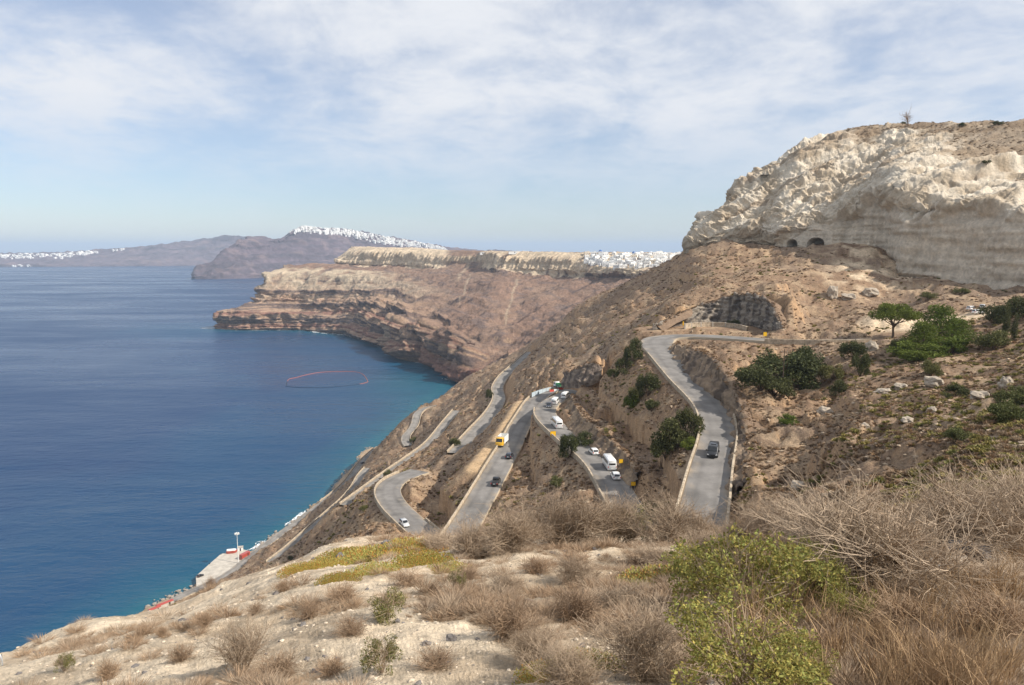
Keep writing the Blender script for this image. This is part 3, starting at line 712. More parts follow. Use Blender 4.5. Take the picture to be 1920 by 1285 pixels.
b_w = np.array([0.66, 0.58, 0.465]); b_t = np.array([0.50, 0.41, 0.30]); b_g = np.array([0.60, 0.515, 0.405]); b_br = np.array([0.24, 0.175, 0.115])
bcol = lerp3(np.broadcast_to(b_w, BS.shape), b_t, sstep(-0.3, 0.5, fbm3(x / 12, y / 12, z / 9, 4)))
bcol = lerp3(bcol, b_br * 1.35, sstep(0.15, 0.6, fbm2(ac / 12, bcx / 40, 4)) * (1 - quarry) * 0.7)
bcol = lerp3(bcol, b_g * (1 + 0.16 * pn2(z / 2.2, al / 50) + 0.12 * fbm2(al / 3.0, z / 22, 3))[..., None], quarry)
top = sstep(6.0, 7.0, vr + 0.9 * fbm2(x / 26, y / 26 + z / 20, 4)) * sstep(7.0, 8.5, ur)
topR = sstep(4.6, 5.6, vr + 1.2 * fbm2(x / 30, y / 30 + z / 20, 4)) * sstep(11.0, 13.0, ur)
bcol = lerp3(bcol, b_br, np.maximum(top, topR * 0.85))
bcol = lerp3(bcol, b_br * 1.2, sstep(1.9, 1.4, vr) * 0) 
leftfoot = (1 - sstep(1.2, 1.7, vr)) * (1 - sstep(5.6, 6.0, ur))
bcol = lerp3(bcol, b_t * 0.8, leftfoot)
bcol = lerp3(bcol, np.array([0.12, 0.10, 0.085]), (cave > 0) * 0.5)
M_bluff = ground_mat('pumice_rock', 0.25, 0.9, 0.9, 0.7, bump2=(4.0, 0.18), var=(0.74, 1.2))
bluff = mesh_np('bluff', BS2, grid_faces(BV, BU, False), M_bluff, bcol)
tag(bluff, kind='structure')

# ------------------------------------------------------------------ cut rock faces beside the roads
def rock_face(base, topp, setback, nu, nv, amp, c1, c2, lam=2.2):
    B_, T_, inn = face_rows(base, topp, setback)
    rows = [B_ + np.array([0, 0, -2.0]), B_, B_ * .66 + T_ * .34 + inn * .3, B_ * .33 + T_ * .67 + inn * .4, T_, T_ + inn * 1.6 + np.array([0, 0, 0.1]), T_ + inn * 4.5 + np.array([0, 0, -1.6])]
    S = lattice([[r[i] for r in rows] for i in range(len(base))], nu, nv)
    n = normals(S); sg = np.where((n * np.array([0.9, 0.5, 0])).sum(-1) > 0, -1, 1)
    x, y, z = S[..., 0], S[..., 1], S[..., 2]
    v = np.linspace(0, 6, nv)[:, None] * np.ones((1, nu))
    d = fbm3(x / lam, y / lam, z / (lam * .6), 4, .55) * amp + pn2(z / 1.1 + 0.05 * x, x / 30) * amp * .45 + (1 - 2 * np.abs(pn2((x - y) / (lam * 2.2), z / 14))) * amp * .5
    S2 = S + n * (d * sg * sstep(0, 1, v) * (1 - sstep(4.2, 5.2, v)))[..., None]
    LEDGE.append(S2[(v > 3.8) & (v < 5.2)]); f = fbm2((x - y) / 3.0, z / 9, 4)
    c = lerp3(np.broadcast_to(np.array(c1), S.shape), np.array(c2), sstep(-.25, .35, f))
    c = lerp3(c, np.array([0.24, 0.165, 0.11]), sstep(3.9, 4.3, v + 0.4 * f))
    return tag(mesh_np('rock_face', S2, grid_faces(nv, nu, False), M_bluff, c), kind='structure')
LEDGE = []
for f_ in FACES: rock_face(*f_)
# ------------------------------------------------------------------ sea
COAST = [PZ(u, v, 0.0)[:2] for (u, v) in ((-200,1400),(0,1290),(200,1192),(267,1150),(300,1129),(335,1111),(370,1099),(425,1082),(480,1030),(523,1001),(585,955),(621,929),(636,903),(667,874),(693,839))]
COAST += [np.array(c) for c in ((-128, 820), (-112, 950), (-92, 1090))]
COAST += [PZ(u, v, 0.0)[:2] for (u, v) in ((858,702),(817,682),(775,676),(744,656),(705,643),(660,630),(603,624),(567,619),(452,619),(408,616))]
COAST = np.array(COAST)
def coast_dist(x, y):
    best = np.full(x.shape, 1e9)
    for a, b in zip(COAST[:-1], COAST[1:]):
        d = b - a
        t = np.clip(((x - a[0]) * d[0] + (y - a[1]) * d[1]) / (d @ d), 0, 1)
        best = np.minimum(best, np.hypot(x - a[0] - t * d[0], y - a[1] - t * d[1]))
    return best
sa = np.radians(np.linspace(-62, 62, 280))
sr = np.exp(np.linspace(math.log(120), math.log(42000), 280))
SA, SR = np.meshgrid(sa, sr)
sx_, sy_ = SR * np.sin(SA), SR * np.cos(SA)
cdist = coast_dist(sx_, sy_)
deep = np.array([0.005, 0.033, 0.100]); teal = np.array([0.006, 0.078, 0.130]); mids_ = np.array([0.005, 0.046, 0.115])
wob = 1 + 0.45 * fbm2(sx_ / 120, sy_ / 120, 3)
scol = lerp3(np.broadcast_to(deep, sx_.shape + (3,)), mids_, 1 - sstep(90, 330, cdist * wob))
scol = lerp3(scol, teal, (1 - sstep(8, 75, cdist * wob)) * 0.7)
scol = lerp3(scol, np.array([0.012, 0.115, 0.14]), (1 - sstep(2, 16, cdist * wob)) * 0.5)
cove = np.exp(-(((sx_ + 150) / 60) ** 2 + ((sy_ - 1080) / 150) ** 2))
scol = lerp3(scol, np.array([0.006, 0.085, 0.125]), cove * 0.7)
m, t, b = newmat('sea_water')
A = t.nodes.new('ShaderNodeAttribute'); A.attribute_name = 'Col'
geo = t.nodes.new('ShaderNodeNewGeometry')
def snoise(scale, det, rough, stretch, rot=0.0):
    mp = t.nodes.new('ShaderNodeMapping'); mp.inputs['Scale'].default_value = stretch; mp.inputs['Rotation'].default_value = (0, 0, rot)
    t.links.new(geo.outputs['Position'], mp.inputs[0])
    q = t.nodes.new('ShaderNodeTexNoise'); q.inputs['Scale'].default_value = scale; q.inputs['Detail'].default_value = det; q.inputs['Roughness'].default_value = rough
    t.links.new(mp.outputs[0], q.inputs['Vector']); return q.outputs[0]
cur = snoise(0.004, 5, 0.6, (0.35, 1, 1), 0.12)
rp = t.nodes.new('ShaderNodeMapRange'); rp.inputs['From Min'].default_value = 0.35; rp.inputs['From Max'].default_value = 0.65
rp.inputs['To Min'].default_value = 0.18; rp.inputs['To Max'].default_value = 0.42
t.links.new(cur, rp.inputs['Value']); t.links.new(rp.outputs[0], b.inputs['Roughness'])
t.links.new(A.outputs['Color'], b.inputs['Base Color'])
b.inputs['IOR'].default_value = 1.33
b.inputs['Specular IOR Level'].default_value = 0.25
w1 = snoise(0.16, 5, 0.6, (0.45, 1, 1), 0.25); w2 = snoise(0.7, 4, 0.6, (0.6, 1, 1), -0.2); w3 = snoise(0.03, 4, 0.55, (0.4, 1, 1), 0.1)
b1_ = t.nodes.new('ShaderNodeBump'); b1_.inputs['Distance'].default_value = 1.2; t.links.new(w1, b1_.inputs['Height'])
b2_ = t.nodes.new('ShaderNodeBump'); b2_.inputs['Distance'].default_value = 0.25; t.links.new(w2, b2_.inputs['Height']); t.links.new(b1_.outputs[0], b2_.inputs['Normal'])
b3_ = t.nodes.new('ShaderNodeBump'); b3_.inputs['Distance'].default_value = 4.0; t.links.new(w3, b3_.inputs['Height']); t.links.new(b2_.outputs[0], b3_.inputs['Normal'])
t.links.new(b3_.outputs[0], b.inputs['Normal'])
M_sea = m
sea = mesh_np('sea', np.stack([sx_, sy_, np.zeros_like(sx_)], -1), grid_faces(280, 280, True), M_sea, scol)
tag(sea, kind='structure')

# ------------------------------------------------------------------ road surfaces and parapets
def asphalt_mat():
    m, t, b = newmat('worn_asphalt')
    geo = t.nodes.new('ShaderNodeNewGeometry')
    at = t.nodes.new('ShaderNodeAttribute'); at.attribute_name = 'Col'
    q = t.nodes.new('ShaderNodeTexNoise'); q.inputs['Scale'].default_value = 0.35; q.inputs['Detail'].default_value = 7; q.inputs['Roughness'].default_value = 0.65
    t.links.new(geo.outputs['Position'], q.inputs['Vector'])
    mr = t.nodes.new('ShaderNodeMapRange'); mr.inputs['From Min'].default_value = 0.3; mr.inputs['From Max'].default_value = 0.7; mr.inputs['To Min'].default_value = 0.8; mr.inputs['To Max'].default_value = 1.2
    t.links.new(q.outputs[0], mr.inputs['Value'])
    v = t.nodes.new('ShaderNodeVectorMath'); v.operation = 'SCALE'; t.links.new(at.outputs['Color'], v.inputs[0]); t.links.new(mr.outputs[0], v.inputs['Scale'])
    t.links.new(v.outputs[0], b.inputs['Base Color']); b.inputs['Roughness'].default_value = 0.9
    return m
M_asph = asphalt_mat()
M_wall = flat_mat('limewashed_stone', (0.41, 0.335, 0.245), 0.9, 0.2, nscale=1.1, var=0.45)
M_conc = flat_mat('pale_concrete', (0.46, 0.42, 0.36), 0.9, 0.2, nscale=0.3, var=0.25)
def offset_line(c, off):
    tg = np.gradient(c[:, :2], axis=0); tg /= np.maximum(1e-6, np.linalg.norm(tg, axis=1))[:, None]
    nrm = np.stack([tg[:, 1], -tg[:, 0]], 1)          # right of travel
    o = c.copy(); o[:, :2] += nrm * off if np.isscalar(off) else nrm * off[:, None]
    return o
def sweep(name, c, prof, mat, col=None, closed=True):
    """profile [(offset right, height)] swept along line c"""
    S = np.stack([offset_line(c, o) + np.array([0, 0, h]) for (o, h) in prof] + ([offset_line(c, prof[0][0]) + np.array([0, 0, prof[0][1]])] if closed else []), 1)
    return mesh_np(name, S, grid_faces(S.shape[0], S.shape[1], True), mat, col, smooth=False)
def unloop(c, off):
    """offset line with the points that fold back inside a tight bend removed"""
    o = offset_line(c, off); keep = np.ones(len(o), bool)
    for i in range(len(o)):
        d = np.hypot(c[:, 0] - o[i, 0], c[:, 1] - o[i, 1]).min()
        if d < abs(off[i]) - 0.25: keep[i] = False
    return o, keep
ROADLAB = {'upper': 'grey mountain road below the bluff carrying the black van', 'middle': 'grey road with a hairpin carrying the white minibuses',
  'hairpin': 'bend of grey road carrying a silver car', 'descent': 'winding road running away down the slope', 'terrace': 'thin terrace road slanting across the brown slope',
  'bend': 'small hairpin road above the cove', 'lower': 'pale lower road slanting to the harbour', 'shore': 'pale road along the waterline'}
for k, r in ROADS.items():
    if r.get('dirt'): continue
    c = r['line']; hw = r['w'] / 2
    xs = np.array([-1.0, -0.93, -0.7, -0.45, -0.2, 0.0, 0.2, 0.45, 0.7, 0.93, 1.0])
    S = np.stack([offset_line(c, o * (r['hw'] + 0.55)) + np.array([0, 0, 0.06 - 0.02 * o ** 2]) for o in xs], 1)
    nn = fbm2(S[..., 0] / 6, S[..., 1] / 6, 3)
    asp = np.array([0.205, 0.192, 0.178]) if k in ('upper', 'middle', 'hairpin') else np.array([0.24, 0.222, 0.20])
    rc = np.broadcast_to(asp, S.shape).copy()
    tr = (np.abs(np.abs(xs) - 0.45) < 0.08)[None, :]
    patch = np.where(fbm2(S[..., 0] / 11 + 5, S[..., 1] / 11, 2) > 0.28, 0.80, 1.0)
    rc = rc * (1 - 0.16 * tr)[..., None] * (1 + 0.16 * nn)[..., None] * patch[..., None]
    rc[:, [0, -1]] = np.array([0.36, 0.29, 0.205]); dust = sstep(-0.1, 0.45, fbm2(S[..., 0] / 3.5, S[..., 1] / 3.5, 3))
    for j_ in (1, 2, -3, -2): rc[:, j_] = rc[:, j_] + (np.array([0.34, 0.275, 0.20]) - rc[:, j_]) * (dust[:, j_] * (0.8 if j_ in (1, -2) else 0.35))[:, None]
    dn = np.array([0, 0, 1.8])                        # the road bed under both edges
    S = np.concatenate([S[:, :1] - dn, S, S[:, -1:] - dn], 1); rc = np.concatenate([rc[:, :1] * 0.8, rc, rc[:, -1:] * 0.8], 1)
    o = mesh_np('road', S, grid_faces(S.shape[0], S.shape[1], True), M_asph, rc)
    tag(o, kind='structure')
WALLS = [  # road, side (+1 right of travel), first/last fraction, height, depth, label
 ('upper', -1, 0.0, 0.60, 0.50, 3.6, 'pale stone parapet on the outer edge of the road with the black van'),
 ('upper', 1, 0.0, 0.32, 1.2, 0.6, 'shaded retaining wall on the inner side of the road with the black van'),
 ('upper', 1, 0.885, 1.0, 0.8, 2.2, 'long straight parapet line above the big dark shrub on the right'),
 ('middle', -1, 0.0, 0.40, 0.7, 1.8, 'pale parapet on the outer edge of the road with the white minibuses'),
 ('middle', 1, 0.56, 0.97, 0.7, 1.2, 'pale parapet beside the road with the dark pickup'),
 ('middle', -1, 0.56, 0.76, 0.8, 0.4, 'low wall between the two legs of the minibus hairpin'),
 ('hairpin', -1, 0.0, 0.95, 0.8, 2.0, 'pale parapet round the bend with the silver car'),
 ('hairpin', 1, 0.0, 0.42, 0.5, 0.3, 'kerb wall on the inner side of the silver car bend'),
 ('descent', -1, 0.0, 1.0, 0.8, 1.8, 'pale parapet along the winding road running away down the slope'),
 ('terrace', 1, 0.0, 1.0, 0.9, 2.0, 'thin pale parapet slanting across the brown slope below the silver car'),
 ('bend', -1, 0.0, 1.0, 0.9, 2.5, 'pale parapet round the small hairpin above the cove'),
 ('lower', 1, 0.0, 1.0, 0.9, 2.0, 'pale parapet along the lower road to the harbour'),
 ('shore', 1, 0.0, 0.34, 0.9, 2.0, 'pale sea wall of the shore road near the cove rocks'),
]
for (k, side, f0, f1, h, dep, lab) in WALLS:
    r = ROADS[k]; c = r['line']; n0 = len(c)
    i0, i1 = int(f0 * (n0 - 1)), int(f1 * (n0 - 1)) + 1
    off = side * (r['hw'] + 0.72)
    o, keep = unloop(c, off)
    seg = o[i0:i1][keep[i0:i1]]
    if len(seg) < 4: continue
    for it in range(3): seg[1:-1] = 0.25 * seg[:-2] + 0.5 * seg[1:-1] + 0.25 * seg[2:]
    seg[:, 2] += 0.05 * pn2(seg[:, 0] / 3, seg[:, 1] / 3)
    tw = 0.20
    ob = sweep('parapet_wall', seg, [(-tw, -dep), (-tw, h), (-tw + 0.06, h + 0.06), (tw - 0.06, h + 0.06), (tw, h), (tw, -dep)], M_wall)
    tag(ob, lab, 'wall', 'parapet walls along the mountain road')
# ------------------------------------------------------------------ ground lookup
LR0, LR1 = math.log(1.2), math.log(1150)
def ground(x, y):
    x = np.asarray(x, float); y = np.asarray(y, float)
    a = (np.arctan2(x, y) - th[0]) / (th[-1] - th[0]) * (NA - 1)
    b = (np.log(np.maximum(1.21, np.hypot(x, y))) - LR0) / (LR1 - LR0) * (NR - 1)
    a = np.clip(a, 0, NA - 1.001); b = np.clip(b, 0, NR - 1.001)
    i = a.astype(int); j = b.astype(int); f = a - i; g = b - j
    return (HZ[j, i] * (1 - f) + HZ[j, i + 1] * f) * (1 - g) + (HZ[j + 1, i] * (1 - f) + HZ[j + 1, i + 1] * f) * g
def hit(u, v, y0=2.5, y1=1000):
    """first point of the hillside in this direction"""
    d = ray(u, v); d = d / d[1]
    ys = np.exp(np.linspace(math.log(y0), math.log(y1), 4000))
    zr = CAMZ + d[2] * ys; zg = ground(d[0] * ys, ys)
    k = np.where(zr <= zg)[0]
    if len(k) == 0:
        k = [int(np.argmin(zr - zg))]
    Y = ys[k[0]]
    return np.array([d[0] * Y, Y, float(ground(d[0] * Y, Y))])
def project(p):
    p = np.asarray(p, float) - np.array([0, 0, CAMZ])
    f = p[..., 1] * CP - p[..., 2] * SP; up = p[..., 1] * SP + p[..., 2] * CP
    return PW / 2 + FPX * p[..., 0] / f, PH / 2 - FPX * up / f
class MB:
    def __init__(self): self.v = []; self.f = []; self.c = []
    def add(self, vs, fs, c=None):
        o = len(self.v); self.v += [tuple(p) for p in vs]; self.f += [tuple(i + o for i in q) for q in fs]
        if c is not None: self.c += [c] * len(vs)
        return self
    def box(self, a, b, bev=0.0):
        (x0, y0, z0), (x1, y1, z1) = a, b
        return self.add([(x0,y0,z0),(x1,y0,z0),(x1,y1,z0),(x0,y1,z0),(x0,y0,z1),(x1,y0,z1),(x1,y1,z1),(x0,y1,z1)],
            [(0,3,2,1),(4,5,6,7),(0,1,5,4),(1,2,6,5),(2,3,7,6),(3,0,4,7)])
    def loft(self, secs, cap=True, close=True):
        n = len(secs[0]); vs = [p for s in secs for p in s]; fs = []
        for i in range(len(secs) - 1):
            for j in range(n if close else n - 1):
                k = (j + 1) % n
                fs.append((i * n + j, i * n + k, (i + 1) * n + k, (i + 1) * n + j))
        if cap: fs.append(tuple(range(n - 1, -1, -1))); fs.append(tuple((len(secs) - 1) * n + j for j in range(n)))
        return self.add(vs, fs)
    def tube(self, pts, rad, n=6, cap=True):
        pts = [Vector(p) for p in pts]; secs = []
        for i, p in enumerate(pts):
            t = (pts[min(i + 1, len(pts) - 1)] - pts[max(i - 1, 0)]).normalized()
            a = t.cross(Vector((0.13, 0.31, 0.94)) if abs(t.z) < 0.9 else Vector((1, 0.1, 0))).normalized(); b = t.cross(a)
            r = rad[i] if hasattr(rad, '__len__') else rad
            secs.append([tuple(p + (a * math.cos(q) + b * math.sin(q)) * r) for q in [2 * math.pi * k / n for k in range(n)]])
        return self.loft(secs, cap)
    def build(self, name, mat, parent=None, smooth=False):
        me = bpy.data.meshes.new(name); me.from_pydata(self.v, [], self.f)
        me.materials.append(mat)
        if smooth: me.polygons.foreach_set('use_smooth', [True] * len(me.polygons))
        if self.c and len(self.c) == len(self.v):
            ca = me.color_attributes.new('Col', 'FLOAT_COLOR', 'POINT')
            ca.data.foreach_set('color', np.array([(*c, 1) for c in self.c], np.float32).ravel())
        me.update()
        o = bpy.data.objects.new(name, me); COL.objects.link(o)
        if parent: o.parent = parent
        return o
def empty(name, loc=(0, 0, 0), rz=0.0, sc=None):
    o = bpy.data.objects.new(name, None); COL.objects.link(o)
    o.location = loc; o.rotation_euler = (0, 0, rz); o.empty_display_size = 0.2
    if sc: o.scale = (sc, sc, sc) if not hasattr(sc, '__len__') else sc
    return o
def copy_tree(o, parent=None):
    c = o.copy(); COL.objects.link(c); c.parent = parent
    for ch in list(o.children): copy_tree(ch, c)
    return c
def leaf_mat(name, c1, c2, trans=0.25, rough=0.7):
    """foliage: vertex colour x per-plant variation, some light passing through"""
    m, t, b = newmat(name)
    at = t.nodes.new('ShaderNodeAttribute'); at.attribute_name = 'Col'
    oi = t.nodes.new('ShaderNodeObjectInfo')
    mx_ = t.nodes.new('ShaderNodeMix'); mx_.data_type = 'RGBA'
    mx_.inputs[6].default_value = (*c1, 1); mx_.inputs[7].default_value = (*c2, 1)
    t.links.new(oi.outputs['Random'], mx_.inputs[0])
    mu = t.nodes.new('ShaderNodeMix'); mu.data_type = 'RGBA'; mu.blend_type = 'MULTIPLY'; mu.inputs[0].default_value = 1
    t.links.new(mx_.outputs[2], mu.inputs[6]); t.links.new(at.outputs['Color'], mu.inputs[7])
    t.links.new(mu.outputs[2], b.inputs['Base Color']); b.inputs['Roughness'].default_value = rough
    b.inputs['Specular IOR Level'].default_value = 0.15
    if trans:
        tr = t.nodes.new('ShaderNodeBsdfTranslucent'); t.links.new(mu.outputs[2], tr.inputs[0])
        ms = t.nodes.new('ShaderNodeMixShader'); ms.inputs[0].default_value = trans
        t.links.new(b.outputs[0], ms.inputs[1]); t.links.new(tr.outputs[0], ms.inputs[2])
        t.links.new(ms.outputs[0], t.nodes['Material Output'].inputs[0])
    return m
M_twig = leaf_mat('dry_twig', (0.40, 0.305, 0.215), (0.31, 0.235, 0.165), 0)
M_twigb = leaf_mat('brown_twig', (0.34, 0.235, 0.15), (0.27, 0.19, 0.125), 0)
M_green = leaf_mat('fresh_leaf', (0.33, 0.295, 0.085), (0.255, 0.24, 0.07), 0.3)
M_ice = leaf_mat('succulent_leaf', (0.42, 0.35, 0.09), (0.36, 0.34, 0.10), 0.25)
M_dark = leaf_mat('dark_leaf', (0.072, 0.082, 0.032), (0.095, 0.098, 0.038), 0.18)
M_pine = leaf_mat('pine_needle', (0.105, 0.14, 0.024), (0.14, 0.165, 0.03), 0.2)
M_bush = leaf_mat('olive_leaf', (0.115, 0.125, 0.045), (0.15, 0.14, 0.05), 0.2)
M_olv = leaf_mat('pale_olive_leaf', (0.27, 0.245, 0.085), (0.22, 0.20, 0.08), 0.25)
M_scrub = leaf_mat('dry_scrub', (0.34, 0.225, 0.13), (0.185, 0.125, 0.078), 0.15)
M_scrubg = leaf_mat('grey_scrub', (0.37, 0.28, 0.19), (0.25, 0.185, 0.125), 0.15)
M_scrubo = leaf_mat('olive_scrub', (0.27, 0.215, 0.07), (0.17, 0.165, 0.055), 0.15)
M_straw = leaf_mat('straw', (0.40, 0.275, 0.155), (0.27, 0.175, 0.10), 0.2)
M_bark = flat_mat('bark', (0.12, 0.085, 0.06), 0.95, 0.1, nscale=6, var=0.3)
# ------------------------------------------------------------------ plant shapes (numpy triangle soups)
def soup(name, tris, cols, mat, smooth=False):
    tris = np.asarray(tris, np.float32).reshape(-1, 3, 3)
    k = len(tris)
    me = bpy.data.meshes.new(name)
    me.vertices.add(k * 3); me.vertices.foreach_set('co', tris.ravel())
    me.loops.add(k * 3); me.loops.foreach_set('vertex_index', np.arange(k * 3, dtype=np.int32))
    me.polygons.add(k); me.polygons.foreach_set('loop_start', np.arange(0, k * 3, 3, dtype=np.int32)); me.polygons.foreach_set('loop_total', np.full(k, 3, np.int32))
    ca = me.color_attributes.new('Col', 'FLOAT_COLOR', 'POINT')
    c = np.ones((k, 3, 4), np.float32); c[..., :3] = np.asarray(cols, np.float32).reshape(k, 1, -1)
    ca.data.foreach_set('color', c.ravel())
    me.materials.append(mat); me.update()
    return me
def twigs(rs, stems, gens, length, rad, spread=1.15, up=0.55, kids=(7, 4), seg=4, curl=0.35):
    """spiny dry shrub: stems that fork twice; three-sided prisms"""
    T = []; Cc = []
    def prism(a, b, ra, rb, shade):
        d = b - a; l = np.linalg.norm(d); d = d / max(l, 1e-6)
        p = np.cross(d, [0.3, 0.5, 0.81]); p /= max(1e-6, np.linalg.norm(p)); q = np.cross(d, p)
        A_ = [a + ra * (p * math.cos(k) + q * math.sin(k)) for k in (0, 2.094, 4.189)]
        B_ = [b + rb * (p * math.cos(k) + q * math.sin(k)) for k in (0, 2.094, 4.189)]
        for i in range(3):
            j = (i + 1) % 3
            T.append((A_[i], A_[j], B_[j])); T.append((A_[i], B_[j], B_[i])); Cc.extend([shade, shade])
    def grow(p, d, ln, r, g):
        n = seg if g == 0 else max(2, seg - 1)
        sh = 0.75 + 0.5 * rs.rand()
        pts = [p]
        for i in range(n):
            d = d + rs.normal(size=3) * curl / n * 1.6 + np.array([0, 0, 0.10 * (1 if g else 0.4)])
            d = d / np.linalg.norm(d)
            q = pts[-1] + d * ln / n
            q[2] = max(q[2], 0.01)
            prism(pts[-1], q, r * (1 - 0.55 * i / n), r * (1 - 0.55 * (i + 1) / n), sh)
            pts.append(q)
        if g < gens:
            for k in range(kids[g]):
                f = 0.25 + 0.75 * (k + rs.rand()) / kids[g]
                i = min(int(f * n), n - 1); o = pts[i] + (pts[i + 1] - pts[i]) * (f * n - i)
                dd = d * 0.7 + rs.normal(size=3) * 0.62
                grow(o, dd / np.linalg.norm(dd), ln * (0.42 + 0.3 * rs.rand()), r * 0.55, g + 1)
    for s in range(stems):
        a = rs.rand() * 2 * math.pi; e = up + (1 - up) * rs.rand() ** 0.8
        t = (1 - e) * spread * 1.4
        d = np.array([math.cos(a) * t, math.sin(a) * t, 0.25 + e * 0.8]); d /= np.linalg.norm(d)
        o = np.array([math.cos(a), math.sin(a), 0]) * rs.rand() * 0.12 * length
        grow(o, d, length * (0.7 + 0.4 * rs.rand()), rad, 0)
    return np.array(T), np.array(Cc)
def leaves(rs, n, blobs, size, asp=0.5, out=0.6, shell=0.55):
    """diamond leaves spread through ellipsoid blobs (cx,cy,cz,rx,ry,rz)"""
    B = np.array(blobs, float); wv = B[:, 3] * B[:, 4] * B[:, 5]; k = rs.choice(len(B), n, p=wv / wv.sum())
    d = rs.normal(size=(n, 3)); d /= np.linalg.norm(d, axis=1)[:, None]
    rad = (shell + (1 - shell) * rs.rand(n)) ** 0.8 * (0.85 + 0.3 * rs.rand(n))
    c = B[k, :3] + d * B[k, 3:] * rad[:, None]
    ax = d * out + rs.normal(size=(n, 3)) * 0.7; ax /= np.linalg.norm(ax, axis=1)[:, None]
    sd = np.cross(ax, rs.normal(size=(n, 3))); sd /= np.maximum(1e-6, np.linalg.norm(sd, axis=1))[:, None]
    nr = np.cross(ax, sd)
    s = size * (0.6 + 0.8 * rs.rand(n))[:, None]
    a = c; b = c + ax * s * 0.5 + sd * s * asp * 0.5 + nr * s * 0.08; e = c + ax * s * 0.5 - sd * s * asp * 0.5 + nr * s * 0.08; f = c + ax * s
    T = np.stack([np.stack([a, b, f], 1), np.stack([a, f, e], 1)], 1).reshape(-1, 3, 3)
    T[..., 2] = np.maximum(T[..., 2], 0.0)
    sh = np.repeat(0.7 + 0.6 * rs.rand(n) ** 1.0, 2)
    return T, sh
def colr(sh, tint=None, rs=None):
    c = np.repeat(np.asarray(sh)[:, None], 3, 1)
    if tint is not None: c = c * np.asarray(tint)
    return c
# ------------------------------------------------------------------ dry scrub on the slopes: uncountable, one object per kind
def scatter(name, me, pts, sc, mat, label, cat, seed=0, flat=0.8):
    rs = np.random.RandomState(seed)
    proto = bpy.data.objects.new(name + '_shape', me)
    pm = bpy.data.meshes.new(name)
    k = len(pts)
    pm.vertices.add(k); pm.vertices.foreach_set('co', np.asarray(pts, np.float32).ravel())
    a = pm.attributes.new('sc', 'FLOAT_VECTOR', 'POINT')
    s = np.stack([sc * (0.85 + 0.4 * rs.rand(k)), sc * (0.85 + 0.4 * rs.rand(k)), sc * flat * (0.7 + 0.6 * rs.rand(k))], 1)
    a.data.foreach_set('vector', s.astype(np.float32).ravel())
    a = pm.attributes.new('ro', 'FLOAT_VECTOR', 'POINT')
    r = np.stack([rs.normal(size=k) * 0.12, rs.normal(size=k) * 0.12, rs.rand(k) * 6.283], 1)
    a.data.foreach_set('vector', r.astype(np.float32).ravel())
    pm.materials.append(mat); pm.update()
    o = bpy.data.objects.new(name, pm); COL.objects.link(o)
    ng = bpy.data.node_groups.new(name, 'GeometryNodeTree')
    ng.interface.new_socket('Geometry', in_out='INPUT', socket_type='NodeSocketGeometry')
    ng.interface.new_socket('Geometry', in_out='OUTPUT', socket_type='NodeSocketGeometry')
    gi = ng.nodes.new('NodeGroupInput'); go = ng.nodes.new('NodeGroupOutput')
    ip = ng.nodes.new('GeometryNodeInstanceOnPoints'); oi = ng.nodes.new('GeometryNodeObjectInfo')
    oi.inputs['Object'].default_value = proto; oi.inputs['As Instance'].default_value = True
    n1_ = ng.nodes.new('GeometryNodeInputNamedAttribute'); n1_.data_type = 'FLOAT_VECTOR'; n1_.inputs[0].default_value = 'sc'
    n2_ = ng.nodes.new('GeometryNodeInputNamedAttribute'); n2_.data_type = 'FLOAT_VECTOR'; n2_.inputs[0].default_value = 'ro'
    ng.links.new(gi.outputs[0], ip.inputs['Points']); ng.links.new(oi.outputs['Geometry'], ip.inputs['Instance'])
    ng.links.new(n1_.outputs[0], ip.inputs['Scale']); ng.links.new(n2_.outputs[0], ip.inputs['Rotation'])
    ng.links.new(ip.outputs[0], go.inputs[0])
    md = o.modifiers.new('scatter', 'NODES'); md.node_group = ng
    return tag(o, label, cat, kind='stuff')
def tuft(rs, n, r=0.5, h=0.5, wdt=0.07):
    T = []
    for i in range(n):
        a = rs.rand() * 6.283; e = rs.rand() ** 0.7
        d = np.array([math.cos(a) * (1.05 - e * 0.75), math.sin(a) * (1.05 - e * 0.75), 0.25 + e]); d /= np.linalg.norm(d)
        o = np.array([math.cos(a), math.sin(a), 0]) * r * 0.35 * rs.rand()
        tip = o + d * np.array([r, r, h]) * (0.7 + 0.5 * rs.rand()) * 1.1
        sd = np.cross(d, rs.normal(size=3)); sd /= np.linalg.norm(sd)
        m_ = o + (tip - o) * 0.6
        T.append((o, m_ + sd * wdt, m_ - sd * wdt)); T.append((m_ + sd * wdt, tip, m_ - sd * wdt))
    return np.array(T), np.repeat(0.65 + 0.7 * rs.rand(n), 2)
rs = np.random.RandomState(5)
me_t1 = soup('scrub_tuft', *[(a, colr(b)) for a, b in [tuft(rs, 46, 0.5, 0.5, 0.075)]][0], M_scrub)
me_t2 = soup('grey_tuft', *[(a, colr(b)) for a, b in [tuft(rs, 60, 0.5, 0.42, 0.055)]][0], M_scrubg)
me_t3 = soup('olive_tuft', *[(a, colr(b)) for a, b in [tuft(rs, 50, 0.5, 0.40, 0.09)]][0], M_scrubo)
